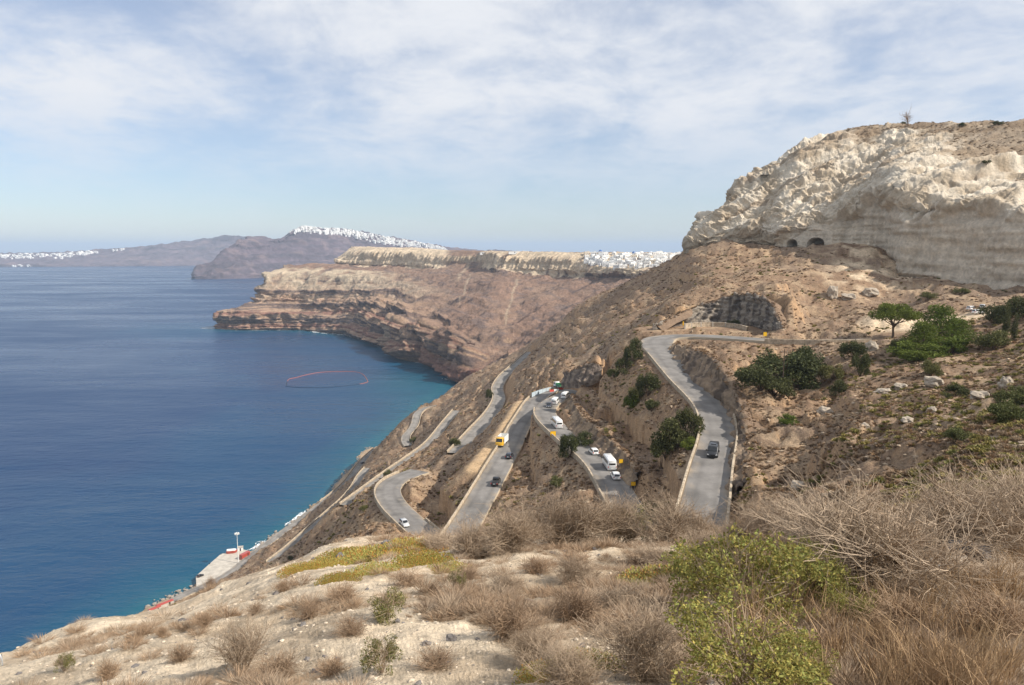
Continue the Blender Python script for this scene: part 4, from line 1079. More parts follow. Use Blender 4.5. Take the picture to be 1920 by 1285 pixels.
def slope_points(n, r0, r1, seed, keep, t0=-38, t1=38):
    rs = np.random.RandomState(seed)
    t = np.radians(t0 + (t1 - t0) * rs.rand(n)); r = np.exp(math.log(r0) + (math.log(r1) - math.log(r0)) * rs.rand(n))
    x = r * np.sin(t); y = r * np.cos(t)
    a = np.clip(((t - th[0]) / (th[-1] - th[0]) * (NA - 1)).round().astype(int), 0, NA - 1)
    b = np.clip(((np.log(r) - LR0) / (LR1 - LR0) * (NR - 1)).round().astype(int), 0, NR - 1)
    z = ground(x, y)
    ok = (RD[b, a] > RW[b, a] + 1.6) & (CUT[b, a] < 5) & (z > 4) & (steep[b, a] < 2.2) & (yd[b, a] > 6)
    ok &= keep(x, y, z, r, rs)
    return np.stack([x, y, z - 0.03], -1)[ok], r[ok], rs
def pale_zone(x, y):
    return (y > 285) & (y < 400) & (x / y * FPX > 560)
k1 = lambda x, y, z, r, rs: (fbm2(x / 14, y / 14, 3) + 0.25 + 0.4 * rs.rand(len(x)) > 0.1) & ~(pale_zone(x, y) & (rs.rand(len(x)) < 0.72)) & ~((np.hypot((x - 138) / 22, (y - 236) / 11) < 1))
p_, r_, q_ = slope_points(80000, 34, 720, 1, k1)
scatter('dry_scrub', me_t1, p_, (0.30 + 0.75 * q_.rand(len(p_)) ** 3) * (0.85 + r_ / 600), M_scrub, 'low brown dry scrub covering the slopes between the roads', 'scrub', 1)
p_, r_, q_ = slope_points(45000, 34, 600, 2, k1)
scatter('grey_scrub', me_t2, p_, (0.32 + 0.9 * q_.rand(len(p_)) ** 3) * (0.85 + r_ / 600), M_scrubg, 'pale grey brown cushions of scrub scattered over the slopes', 'scrub', 2)
k3 = lambda x, y, z, r, rs: ((fbm2(x / 22 + 4, y / 22, 3) + 0.8 * sstep(500, 800, x / y * FPX) * (y < 230) + 0.3 * rs.rand(len(x))) > 0.50)
p_, r_, q_ = slope_points(36000, 34, 420, 3, k3)
scatter('olive_scrub', me_t3, p_, (0.45 + 0.9 * q_.rand(len(p_)) ** 2) * (0.85 + r_ / 800), M_scrubo, 'yellowish olive scrub mostly on the right hand slope', 'scrub', 3)
# scrub on the brow of the bluff
def sheet_points(S, n, seed, keep):
    rs = np.random.RandomState(seed); a = rs.randint(0, S.shape[0], n); b = rs.randint(0, S.shape[1], n)
    ok = keep(a, b, rs); return S[a[ok], b[ok]], rs
tb = np.maximum(top, topR)
p_, q_ = sheet_points(BS2, 16000, 4, lambda a, b, rs: (tb[a, b] > 0.5) & (vr[a, b] < 8.3) & (ur[a, b] > 1))
scatter('brow_scrub', me_t2, p_, 0.6 + 1.1 * q_.rand(len(p_)) ** 2, M_scrub, 'dark brown scrub on the brow of the pale bluff', 'scrub', 4)

lp = np.vstack(LEDGE); lr = np.random.RandomState(15); lp = lp[lr.choice(len(lp), 1800)]
scatter('ledge_scrub', me_t1, lp - np.array([0, 0, 0.05]), 0.3 + 0.7 * lr.rand(len(lp)) ** 2, M_scrub, 'brown dry scrub along the tops of the cut rock faces', 'scrub', 16)
# ------------------------------------------------------------------ foreground plants
rs = np.random.RandomState(21)
DRY = []
for k in range(4):
    T, c = twigs(rs, [46, 40, 52, 36][k], 2, 0.62, 0.0066, spread=[1.2, 1.5, 1.0, 1.35][k], kids=[(10, 6), (10, 5), (9, 6), (8, 6)][k])
    T = T / max(np.abs(T[..., 0]).max(), np.abs(T[..., 1]).max()) * 0.5       # one metre wide
    DRY.append((soup('dry_branches', T, colr(c), M_twig), T[..., 2].max()))
BRN = []
for k in range(3):
    T, c = twigs(rs, 70, 1, 0.5, 0.0055, spread=1.25, kids=(11, 3), seg=3, curl=0.5)
    T = T / max(np.abs(T[..., 0]).max(), np.abs(T[..., 1]).max()) * 0.5
    BRN.append((soup('brown_branches', T, colr(c), M_twigb), T[..., 2].max()))
def leafy(seed, n, blobs, size, asp, mat, wood=True, tint=(1, 1, 1)):
    r2 = np.random.RandomState(seed)
    T, s = leaves(r2, n, blobs, size, asp)
    hue = 0.8 + 0.35 * r2.rand(len(s) // 2); s = s * np.repeat(0.6 + 0.6 * r2.rand(len(s) // 2), 2); c = colr(s, tint); c[:, 0] *= np.repeat(hue, 2)
    me = soup('foliage', T, c, mat)
    wt = None
    if wood:
        W_, wc = twigs(r2, 22, 1, 0.46, 0.0055, kids=(6, 3), seg=3)
        wt = soup('stems', W_, colr(wc), M_twig)
    return me, wt
GRN = []
for k in range(3):
    r2 = np.random.RandomState(60 + k)
    bl_ = [(r2.uniform(-.33, .33), r2.uniform(-.33, .33), r2.uniform(.12, .46), *(r2.uniform(.045, .115, 3))) for _ in range(44)]
    GRN.append(leafy(80 + k, 7600, bl_, 0.021, 0.6, M_green))
OLV = []
for k in range(2):
    r2 = np.random.RandomState(160 + k)
    bl_ = [(r2.uniform(-.3, .3), r2.uniform(-.3, .3), r2.uniform(.1, .42), *(r2.uniform(.05, .12, 3))) for _ in range(22)]
    OLV.append(leafy(180 + k, 3000, bl_, 0.030, 0.45, M_olv))
def carpet(seed, n):
    """fleshy upright leaves of a creeping succulent"""
    r2 = np.random.RandomState(seed); T = []; C_ = []
    for i in range(n):
        q = r2.normal(size=2) * 0.23
        if np.hypot(*q) > 0.5: continue
        z0 = 0.05 * max(0, 1 - np.hypot(*q) * 2)
        d = np.array([r2.normal() * 0.45, r2.normal() * 0.45, 1.0]); d /= np.linalg.norm(d); h = 0.042 * (0.6 + 0.8 * r2.rand()); wd = 0.0075
        p = np.cross(d, [0.3, 0.6, 0.2]); p /= np.linalg.norm(p); s = np.cross(d, p); o = np.array([q[0], q[1], z0]); tip = o + d * h
        A_ = [o + wd * (p * math.cos(a) + s * math.sin(a)) + d * h * 0.35 for a in (0, 2.09, 4.19)]
        sh = (0.7 + 0.6 * r2.rand()); tint = np.array([1.0, 1.0, 1.0]) if r2.rand() > 0.22 else np.array([1.35, 0.72, 0.7])
        for j in range(3): T.append((A_[j], A_[(j + 1) % 3], tip)); T.append((o, A_[(j + 1) % 3], A_[j])); C_ += [tint * sh] * 2
    return soup('leaves', np.array(T), np.array(C_), M_ice)
ICE = [carpet(300 + k, 5200) for k in range(2)]
def plant(name, parts, u, v, wpx, hpx, label, cat, group, hnat=0.5, rz=None, y0=2.5, sink=0.02):
    p = hit(u, v, y0); k = math.hypot(p[0], p[1]) / FPX * 1.02
    w_ = wpx * k; h_ = hpx * k / hnat
    o = empty(name, (p[0], p[1], p[2] - sink * w_), random.Random(int(u * 7 + v)).uniform(0, 6.28) if rz is None else rz, (w_, w_, h_))
    for (nm, me) in parts:
        if me is None: continue
        c = bpy.data.objects.new(nm, me); COL.objects.link(c); c.parent = o
    return tag(o, label, cat, group)
def dry(u, v, w_, h_, k, label, y0=2.5):
    plant('dry_shrub', [('branches', DRY[k][0])], u, v, w_, h_, label, 'dry shrub', 'leafless grey shrubs near the camera', DRY[k][1], y0=y0)
def brn(u, v, w_, h_, k, label, y0=2.5):
    plant('brown_shrub', [('branches', BRN[k][0])], u, v, w_, h_, label, 'dry shrub', 'low brown shrubs near the camera', BRN[k][1], y0=y0)
def grn(u, v, w_, h_, k, label, y0=2.5, nm='green_bush'):
    plant(nm, [('foliage', GRN[k][0]), ('stems', GRN[k][1])], u, v, w_, h_, label, 'bush', 'yellow green bushes near the camera', 0.56, y0=y0)
def olv(u, v, w_, h_, k, label, y0=2.5):
    plant('olive_bush', [('foliage', OLV[k][0]), ('stems', OLV[k][1])], u, v, w_, h_, label, 'bush', 'olive bushes near the camera', 0.54, y0=y0)
def ice(u, v, w_, h_, k, label, y0=2.5):
    h_ = w_ * 0.075
    plant('succulent_mat', [('leaves', ICE[k])], u, v, w_, h_, label, 'succulent', 'creeping succulents near the camera', 0.11, y0=y0)
dry(1640, 1104, 500, 235, 0, 'largest leafless grey shrub, at right beside the pale stone')
dry(1790, 1050, 420, 178, 1, 'tall leafless shrub behind the dark rock at the right edge')
dry(1905, 1030, 330, 165, 2, 'leafless shrub cut by the right edge of the picture')
dry(1555, 1034, 320, 150, 3, 'leafless grey shrub just left of the largest shrub, behind it')
dry(1455, 1020, 240, 104, 1, 'leafless shrub with upright twigs just right of where the shaded road vanishes')
dry(1390, 1024, 150, 66, 2, 'small leafless shrub at the foot of the shaded road')
dry(1060, 1026, 300, 138, 0, 'widest rounded grey shrub on the brow, below the minibus road')
dry(960, 1036, 240, 110, 2, 'grey shrub on the brow below the dark pickup')
dry(880, 1042, 220, 96, 3, 'grey shrub on the brow right of the silver car')
dry(1245, 1016, 220, 112, 1, 'grey shrub on the brow left of the black van road')
dry(1310, 1018, 150, 92, 3, 'small grey shrub at the left edge of the shaded road end')
dry(1150, 1020, 220, 118, 2, 'grey shrub in front of the yellow sign with two posts')
dry(820, 1034, 130, 56, 0, 'low grey shrub under the end of the silver car bend')
dry(1330, 1040, 160, 60, 0, 'low grey shrub just above the green bush on its left')
dry(1230, 1060, 170, 62, 3, 'grey shrub between the brow and the succulent mat')
dry(1080, 1095, 180, 62, 2, 'grey shrub in the sandy middle below the widest brow shrub')
dry(960, 1110, 150, 52, 1, 'small grey shrub in the sandy middle right of the seedling')
dry(1150, 1150, 200, 82, 3, 'grey shrub left of the green bush in the middle')
dry(1000, 1250, 190, 96, 2, 'grey shrub below the rounded brown one at the bottom')
dry(1720, 1130, 200, 70, 1, 'low grey shrub in front of the largest leafless shrub')
dry(1860, 1110, 220, 80, 3, 'low grey shrub in front of the dark rock')
dry(455, 1262, 175, 150, 3, 'bare dark shrub on pale ground near the bottom left')
dry(1215, 1275, 330, 190, 1, 'large bare grey shrub at the bottom, left of the green bush')
dry(1060, 1290, 260, 120, 0, 'bare grey shrub at the bottom centre edge')
dry(1560, 1120, 160, 90, 2, 'bare shrub between the green bush and the largest shrub')
brn(950, 1195, 190, 105, 0, 'rounded brown shrub with a shaded left side in the sandy middle')
brn(1080, 1165, 190, 85, 1, 'brown shrub right of the rounded one in the sandy middle')
brn(1180, 1185, 160, 70, 2, 'brown shrub against the left side of the green bush')
brn(1005, 1075, 130, 42, 1, 'low brown shrub below the brow beside the sandy path')
brn(1080, 1060, 120, 36, 0, 'low brown shrub below the widest grey shrub')
brn(580, 1160, 110, 36, 2, 'low dry shrub on pale ground left of the olive bush')
brn(640, 1125, 120, 40, 0, 'low brown shrub on pale ground above the olive bush')
brn(660, 1190, 130, 46, 1, 'low brown shrub left of the olive bush with a dark side')
brn(820, 1250, 150, 52, 2, 'low brown shrub on gravel at the bottom, right of the thin olive bush')
brn(880, 1130, 120, 40, 1, 'low brown shrub on the sand below the seedling')
brn(340, 1240, 90, 40, 0, 'low brown shrub left of the bare dark shrub')
brn(480, 1150, 70, 28, 2, 'low dry shrub on pale ground above the bare dark shrub')
brn(620, 1265, 110, 46, 0, 'low dry shrub at the bottom left of the thin olive bush')
brn(530, 1110, 66, 30, 1, 'small dry shrub near the pale scarp edge')
brn(305, 1195, 45, 28, 2, 'small dry shrub on the pale left edge')
brn(270, 1190, 55, 22, 0, 'brown shrub at the sheer left edge')
brn(205, 1275, 75, 50, 1, 'dry shrub at the bottom left beside bare pale ground')
brn(385, 1175, 60, 36, 2, 'dry shrub on the pale slope left of the bare dark shrub')
brn(520, 1270, 150, 62, 0, 'brown shrub right of the bare dark shrub at the bottom left')
brn(395, 1105, 40, 30, 1, 'small dry shrub above the quay on the left edge')
brn(1700, 1180, 240, 80, 2, 'wide brown shrub in front of the dark rock at right')
brn(1860, 1190, 220, 90, 0, 'brown shrub near the right edge below the dark rock')
brn(1450, 1030, 150, 40, 1, 'low brown shrub behind the top of the green bush')
brn(880, 1085, 60, 30, 0, 'small brown shrub right of the grey green seedling')
brn(760, 1095, 130, 34, 2, 'low brown shrub among succulents left of the seedling')
grn(1400, 1170, 330, 175, 0, 'large yellow green bush right of centre, its upper half')
grn(1530, 1125, 150, 100, 1, 'yellow green bush at the right shoulder of the large one')
grn(1590, 1165, 110, 62, 2, 'small green bush right of the large yellow green one')
grn(1395, 1305, 350, 160, 1, 'brightest green bush at the bottom edge')
grn(1500, 1285, 150, 80, 2, 'green bush at the bottom edge beside the dry grass')
grn(1300, 1090, 130, 60, 2, 'green bush at the left shoulder of the large one')
olv(725, 1162, 105, 66, 0, 'olive bush with a dark left side in the pale middle')
olv(715, 1262, 110, 82, 1, 'thin yellow olive bush near the bottom left of centre')
olv(858, 1112, 44, 52, 0, 'single grey green seedling on bare sand')
olv(1180, 1018, 120, 80, 1, 'dark olive bush on the brow under the two post sign')
olv(1230, 985, 90, 50, 0, 'olive bush on the brow left of the upper road')
olv(122, 1258, 46, 34, 1, 'small yellow olive bush at the far left of the pale ground')
for (u, v, w_, h_, k, lab) in (
  (770,1035,150,34,0,'orange green succulent mat just below the silver car'),(700,1050,150,30,1,'succulent mat left of the orange one below the silver car'),
  (650,1048,120,24,0,'yellow succulent mat at the upper edge of the knoll'),(790,1060,150,34,1,'succulent mat below the low grey shrub'),
  (700,1078,120,26,0,'yellow succulent mat in the second row'),(635,1090,90,20,1,'small orange succulent mat beside pale rock'),
  (565,1072,90,24,0,'leftmost green succulent mat near the slope edge'),(610,1062,90,22,1,'succulent mat second from the left'),
  (1245,1095,180,40,0,'succulent mat left of the large green bush'),(1180,1098,90,20,1,'small succulent mat at the end of the sandy path'),
  (1100,1260,180,40,0,'yellow succulent mat at the bottom left of the bare shrub'),(1030,1275,150,36,1,'succulent mat at the bottom edge under the bare shrub'),
  (840,1075,110,22,0,'faded succulent mat beside the seedling')):
    ice(u, v, w_, h_ * 1.6, k, lab)
# dry grass, litter and stones: uncountable
def near_points(n, seed, keep, r0=2.6, r1=34, t0=-37, t1=37):
    r2 = np.random.RandomState(seed)
    t = np.radians(t0 + (t1 - t0) * r2.rand(n)); r = np.exp(math.log(r0) + (math.log(r1) - math.log(r0)) * r2.rand(n))
    x = r * np.sin(t); y = r * np.cos(t); z = ground(x, y)
    ok = keep(x, y, r, r2)
    return np.stack([x, y, z], -1)[ok], r[ok], r2
def brushf(x, y):
    r = np.hypot(x, y); rg = sstep(-0.5, 1.5, (x + 0.12 * y) / np.maximum(2, r * 0.35))
    return fbm2(x / 2.3 + 9, y / 2.3, 4) + (rg - 0.55) * 1.0
r2 = np.random.RandomState(8)
def grass(r2, n, h=0.5, wdt=0.004):
    T = []
    for i in range(n):
        a = r2.rand() * 6.283; o = np.array([math.cos(a), math.sin(a), 0]) * 0.10 * r2.rand(); ln = h * (0.5 + 0.6 * r2.rand())
        le = np.array([r2.normal() * 0.30, r2.normal() * 0.30, 1.0]); le /= np.linalg.norm(le)
        sd = np.cross(le, r2.normal(size=3)); sd = sd / np.linalg.norm(sd) * wdt
        m_ = o + le * ln * 0.55; tip = m_ + (le + np.array([r2.normal() * .4, r2.normal() * .4, -0.15])) * ln * 0.45
        T += [(o - sd, o + sd, m_ + sd * .8), (o - sd, m_ + sd * .8, m_ - sd * .8), (m_ - sd * .8, m_ + sd * .8, tip)]
    return np.array(T), np.repeat(0.65 + 0.7 * r2.rand(n), 3)
T, c = grass(r2, 34, 0.42, 0.0032); me_g = soup('grass_tuft', T, colr(c), M_straw)
p_, r_, q_ = near_points(2600, 31, lambda x, y, r, r2: (x / y * FPX > 360 + 500 * r2.rand(len(x)) ** 2) & (r < 16) & (brushf(x, y) > 0.05))
scatter('dry_grass', me_g, p_, 0.45 + 0.55 * q_.rand(len(p_)), M_straw, 'reddish dry grass stalks at the bottom right', 'grass', 6, 1.0)
T, c = tuft(r2, 230, 0.5, 0.34, 0.0045); me_h = soup('herb_tuft', T, colr(c), M_twigb)
p_, r_, q_ = near_points(9000, 32, lambda x, y, r, r2: brushf(x, y) + 0.5 * r2.rand(len(x)) > 0.16)
scatter('dry_herbs', me_h, p_, (0.08 + 0.24 * q_.rand(len(p_)) ** 3) * (0.7 + r_ / 16), M_twigb, 'small brown dead herbs over the knoll in front', 'herbs', 7)
T, c = tuft(r2, 190, 0.5, 0.32, 0.0042); me_h2 = soup('pale_tuft', T, colr(c), M_twig)
p_, r_, q_ = near_points(6500, 33, lambda x, y, r, r2: brushf(x, y) + 0.55 * r2.rand(len(x)) > 0.22)
scatter('pale_herbs', me_h2, p_, (0.08 + 0.26 * q_.rand(len(p_)) ** 3) * (0.7 + r_ / 16), M_twig, 'small pale grey dead herbs over the knoll in front', 'herbs', 9)
def rock_mesh(name, seed, mat, sub=2, rough=0.35):
    import bmesh
    bm = bmesh.new(); bmesh.ops.create_icosphere(bm, subdivisions=sub, radius=0.5)
    co = np.array([v.co[:] for v in bm.verts])
    d = 1 + rough * fbm3(co[:, 0] * 2.2 + seed, co[:, 1] * 2.2, co[:, 2] * 2.2 + seed * 3, 3)
    q = np.round(co * 3 + seed) * 0
    d = d + 0.35 * rough * np.round(3 * fbm3(co[:, 0] * 4 + seed, co[:, 1] * 4, co[:, 2] * 4, 2)) / 3
    co = co * d[:, None]
    for v, c_ in zip(bm.verts, co): v.co = c_
    me = bpy.data.meshes.new(name); bm.to_mesh(me); bm.free(); me.materials.append(mat); me.update()
    return me
M_stone = flat_mat('pale_stone', (0.52, 0.44, 0.34), 0.95, 0.15, nscale=9, var=0.3)
M_dstone = flat_mat('dark_stone', (0.16, 0.145, 0.135), 0.9, 0.2, nscale=9, var=0.35)
M_wstone = flat_mat('white_rock', (0.37, 0.315, 0.25), 0.95, 0.15, nscale=1.2, var=0.3)
me_st = rock_mesh('stone', 3, M_stone, 1); me_sd = rock_mesh('stone', 7, M_dstone, 1)
p_, r_, q_ = near_points(9000, 41, lambda x, y, r, r2: np.ones(len(x), bool), r1=40)
scatter('gravel', me_st, p_, (0.007 + 0.035 * q_.rand(len(p_)) ** 5) * (0.6 + r_ / 12), M_stone, 'loose pale pumice gravel on the knoll in front', 'gravel', 10)
p_, r_, q_ = near_points(1300, 42, lambda x, y, r, r2: np.ones(len(x), bool), r1=40)
scatter('dark_gravel', me_sd, p_, (0.012 + 0.05 * q_.rand(len(p_)) ** 4) * (0.6 + r_ / 10), M_dstone, 'loose dark stones on the knoll in front', 'gravel', 11)
BOUL = [rock_mesh('boulder', 11 + k, M_wstone, 3, 0.5) for k in range(3)]; BOULD = rock_mesh('boulder', 30, M_dstone, 3, 0.5)
for (u, v, w_, h_, k, lab) in (
  (1752,722,34,24,0,'white boulder left of two others on the right hand slope'),(1835,748,30,24,1,'leaning white boulder in the middle of the right hand slope'),(1884,724,24,28,2,'white boulder near the right edge of the slope'),
  (1690,728,24,14,1,'small white boulder on the right hand slope'),(1655,736,26,12,0,'flat white boulder below the dark shrubs'),(1745,770,20,10,2,'low white boulder below the leftmost white one'),
  (1632,655,28,26,2,'pale rock slab at the right end of the parapet line'),(1560,556,20,34,0,'pale rock pinnacle above the parapet line'),(1632,552,30,20,1,'pale hollowed rock right of the pinnacle'),
  (1545,775,30,18,2,'brown outcrop in the middle of the slope'),(1500,915,36,18,0,'pale boulder above the shaded road bank'),
  (1590,560,26,16,1,'low pale rock left of the umbrella pine'),(1700,790,22,12,0,'small pale rock low on the right hand slope'),(1620,800,18,10,2,'small pale rock left of centre of the right hand slope')):
    p = hit(u, v, 40); kk = math.hypot(p[0], p[1]) / FPX
    o = bpy.data.objects.new('boulder', BOUL[k]); COL.objects.link(o); o.location = (p[0], p[1], p[2] + h_ * kk * 0.12); o.scale = (w_ * kk * 0.85, w_ * kk * 0.8, h_ * kk * 0.8); o.rotation_euler = (0.2 * k, 0.1, u)
    tag(o, lab, 'rock', 'boulders on the slope')
for (u, v, w_, h_, mm, lab) in ((1818,1058,90,44,BOULD,'dark rock at right beside the largest leafless shrub'),(1790,1066,40,22,BOUL[0],'white stone in front of the dark rock'),(1765,1066,30,20,BOUL[1],'pale stone left of the white stone'),
  (846,1202,26,14,BOULD,'small dark stone on sand left of the rounded brown shrub'),(1500,1190,26,12,BOUL[2],'pale stone inside the green bush'),(640,1050,24,14,BOULD,'dark stone among succulents on the brow'),(725,1025,26,12,BOULD,'dark stone below the silver car'),
  (800,1210,20,10,BOULD,'flat dark stone left of the small dark stone')):
    p = hit(u, v); kk = math.hypot(p[0], p[1]) / FPX
    o = bpy.data.objects.new('stone', mm); COL.objects.link(o); o.location = (p[0], p[1], p[2] + h_ * kk * 0.25); o.scale = (w_ * kk, w_ * kk * 0.8, h_ * kk * 1.2); o.rotation_euler = (0.1, 0.2, u * 0.37)
    tag(o, lab, 'rock', 'loose stones near the camera')
p_, r_, q_ = slope_points(26000, 40, 620, 61, lambda x, y, z, r, rs: fbm2(x / 8 + 2, y / 8, 3) > -0.1)
scatter('slope_stones', rock_mesh('slope_stone', 91, flat_mat('brown_stone', (0.40, 0.31, 0.22), 0.95, 0.1, nscale=1.0, var=0.35), 1, 0.6), p_, (0.12 + 0.75 * q_.rand(len(p_)) ** 5) * (0.8 + r_ / 400), M_stone, 'loose pale brown stones strewn over the slopes', 'stones', 13, 0.7)
# ------------------------------------------------------------------ trees and large shrubs
def tree_mesh(seed, form):
    r2 = np.random.RandomState(seed); bl_ = []; mb = MB()
    if form == 'umbrella':
        mb.tube([(0,0,-0.05),(0.015,0,0.12),(-0.01,0.01,0.28),(0.0,0,0.40)], [0.030,0.024,0.020,0.014], 7)
        for k in range(11):
            a = k * 2.4; r = 0.12 + 0.34 * (k / 11) ** 0.6; zt = 0.60 + 0.16 * (1 - r / 0.46) + r2.uniform(-.04, .04)
            mb.tube([(0,0,0.24 + 0.012 * k),(math.cos(a) * r * .5, math.sin(a) * r * .5, zt - 0.16),(math.cos(a) * r, math.sin(a) * r, zt)], [0.014,0.009,0.004], 5)
            bl_.append((math.cos(a) * r, math.sin(a) * r, zt - 0.01, 0.15, 0.15, 0.11))
        for k in range(10): bl_.append((r2.uniform(-.25, .25), r2.uniform(-.25, .25), r2.uniform(.70, .84), .12, .12, .07))
        n, sz, asp, mat = 8500, 0.045, 0.35, M_pine
    elif form == 'pine':
        mb.tube([(0,0,-0.05),(0.02,0.01,0.3),(0.04,0,0.75)], [0.03,0.022,0.008], 6)
        for k in range(24):
            h = 0.12 + 0.78 * k / 24; r = 0.40 * (1 - (k / 24) ** 1.5) + 0.06; a = k * 2.4
            q = (math.cos(a) * r * 0.75, math.sin(a) * r * 0.75, h)
            mb.tube([(0.02,0,h * .8),q], [0.008,0.003], 4); bl_.append((*q, 0.16, 0.16, 0.085))
        n, sz, asp, mat = 5200, 0.05, 0.35, M_pine
    elif form == 'cypress':
        mb.tube([(0,0,-0.03),(0,0,0.5)], [0.02,0.008], 5)
        for k in range(12): bl_.append((r2.uniform(-.02, .02), r2.uniform(-.02, .02), 0.08 + 0.075 * k, 0.075 * (1 - abs(k - 3) / 12), 0.075 * (1 - abs(k - 3) / 12), 0.08))
        n, sz, asp, mat = 2200, 0.03, 0.4, M_dark
    elif form == 'bare':
        T, c = twigs(r2, 7, 2, 0.6, 0.014, up=0.75, kids=(6, 4)); return [('branches', soup('branches', T, colr(c), M_twigb))]
    else:
        for k in range(5):
            a = k * 1.26 + r2.rand(); mb.tube([(0,0,-0.05),(math.cos(a) * .14, math.sin(a) * .14, .2),(math.cos(a) * .3, math.sin(a) * .3, .45)], [.02,.013,.004], 5)
        for k in range(22):
            a = r2.rand() * 6.283; r = 0.40 * math.sqrt(r2.rand()); h = r2.uniform(0.12, 0.62) * (1.1 - r * 1.1)
            s = r2.uniform(.09, .17); bl_.append((math.cos(a) * r, math.sin(a) * r, h, s, s, s * 0.85))
        n, sz, asp, mat = 4600, 0.045, 0.55, {'dark': M_dark, 'olive': M_bush, 'bright': M_pine}[form]
    T, s = leaves(r2, n, bl_, sz, asp, out=0.8, shell=0.35)
    c = colr(s)
    tr = mb.build('trunk_shape', M_bark); trm = tr.data; bpy.data.objects.remove(tr)
    return [('trunk', trm), ('crown', soup('crown', T, c, mat))]
FORMS = {'umbrella': [tree_mesh(1, 'umbrella')], 'pine': [tree_mesh(2, 'pine'), tree_mesh(3, 'pine')], 'cypress': [tree_mesh(4, 'cypress')], 'bare': [tree_mesh(5, 'bare')],
  'dark': [tree_mesh(6, 'dark'), tree_mesh(7, 'dark'), tree_mesh(12, 'dark')], 'olive': [tree_mesh(8, 'olive'), tree_mesh(9, 'olive')], 'bright': [tree_mesh(10, 'bright')]}
NATH = {'umbrella': 0.92, 'pine': 1.0, 'cypress': 1.05, 'bare': 0.75, 'dark': 0.72, 'olive': 0.72, 'bright': 0.72}
NATW = {'umbrella': 1.05, 'pine': 0.95, 'cypress': 0.16, 'bare': 0.8, 'dark': 0.95, 'olive': 0.95, 'bright': 0.95}
def tree(form, k, u, v, wpx, hpx, label, at=None):
    p = hit(u, v, 38) if at is None else at
    d = math.hypot(p[0], p[1]) / FPX * 1.01
    nm = {'umbrella': 'pine_tree', 'pine': 'pine_tree', 'cypress': 'cypress_tree', 'bare': 'bare_tree', 'dark': 'evergreen_shrub', 'olive': 'olive_shrub', 'bright': 'green_shrub'}[form]
    ws = wpx * d / NATW[form]; hs = hpx * d / NATH[form]
    o = empty(nm, (p[0], p[1], p[2]), (u * 1.7) % 6.28, (ws, ws, hs))
    for (n_2, me) in FORMS[form][k % len(FORMS[form])]:
        c = bpy.data.objects.new(n_2, me); COL.objects.link(c); c.parent = o
    return tag(o, label, {'umbrella': 'tree', 'pine': 'tree', 'cypress': 'tree', 'bare': 'tree'}.get(form, 'shrub'), 'trees on the slope' if 'tree' in nm else 'large shrubs on the slope')
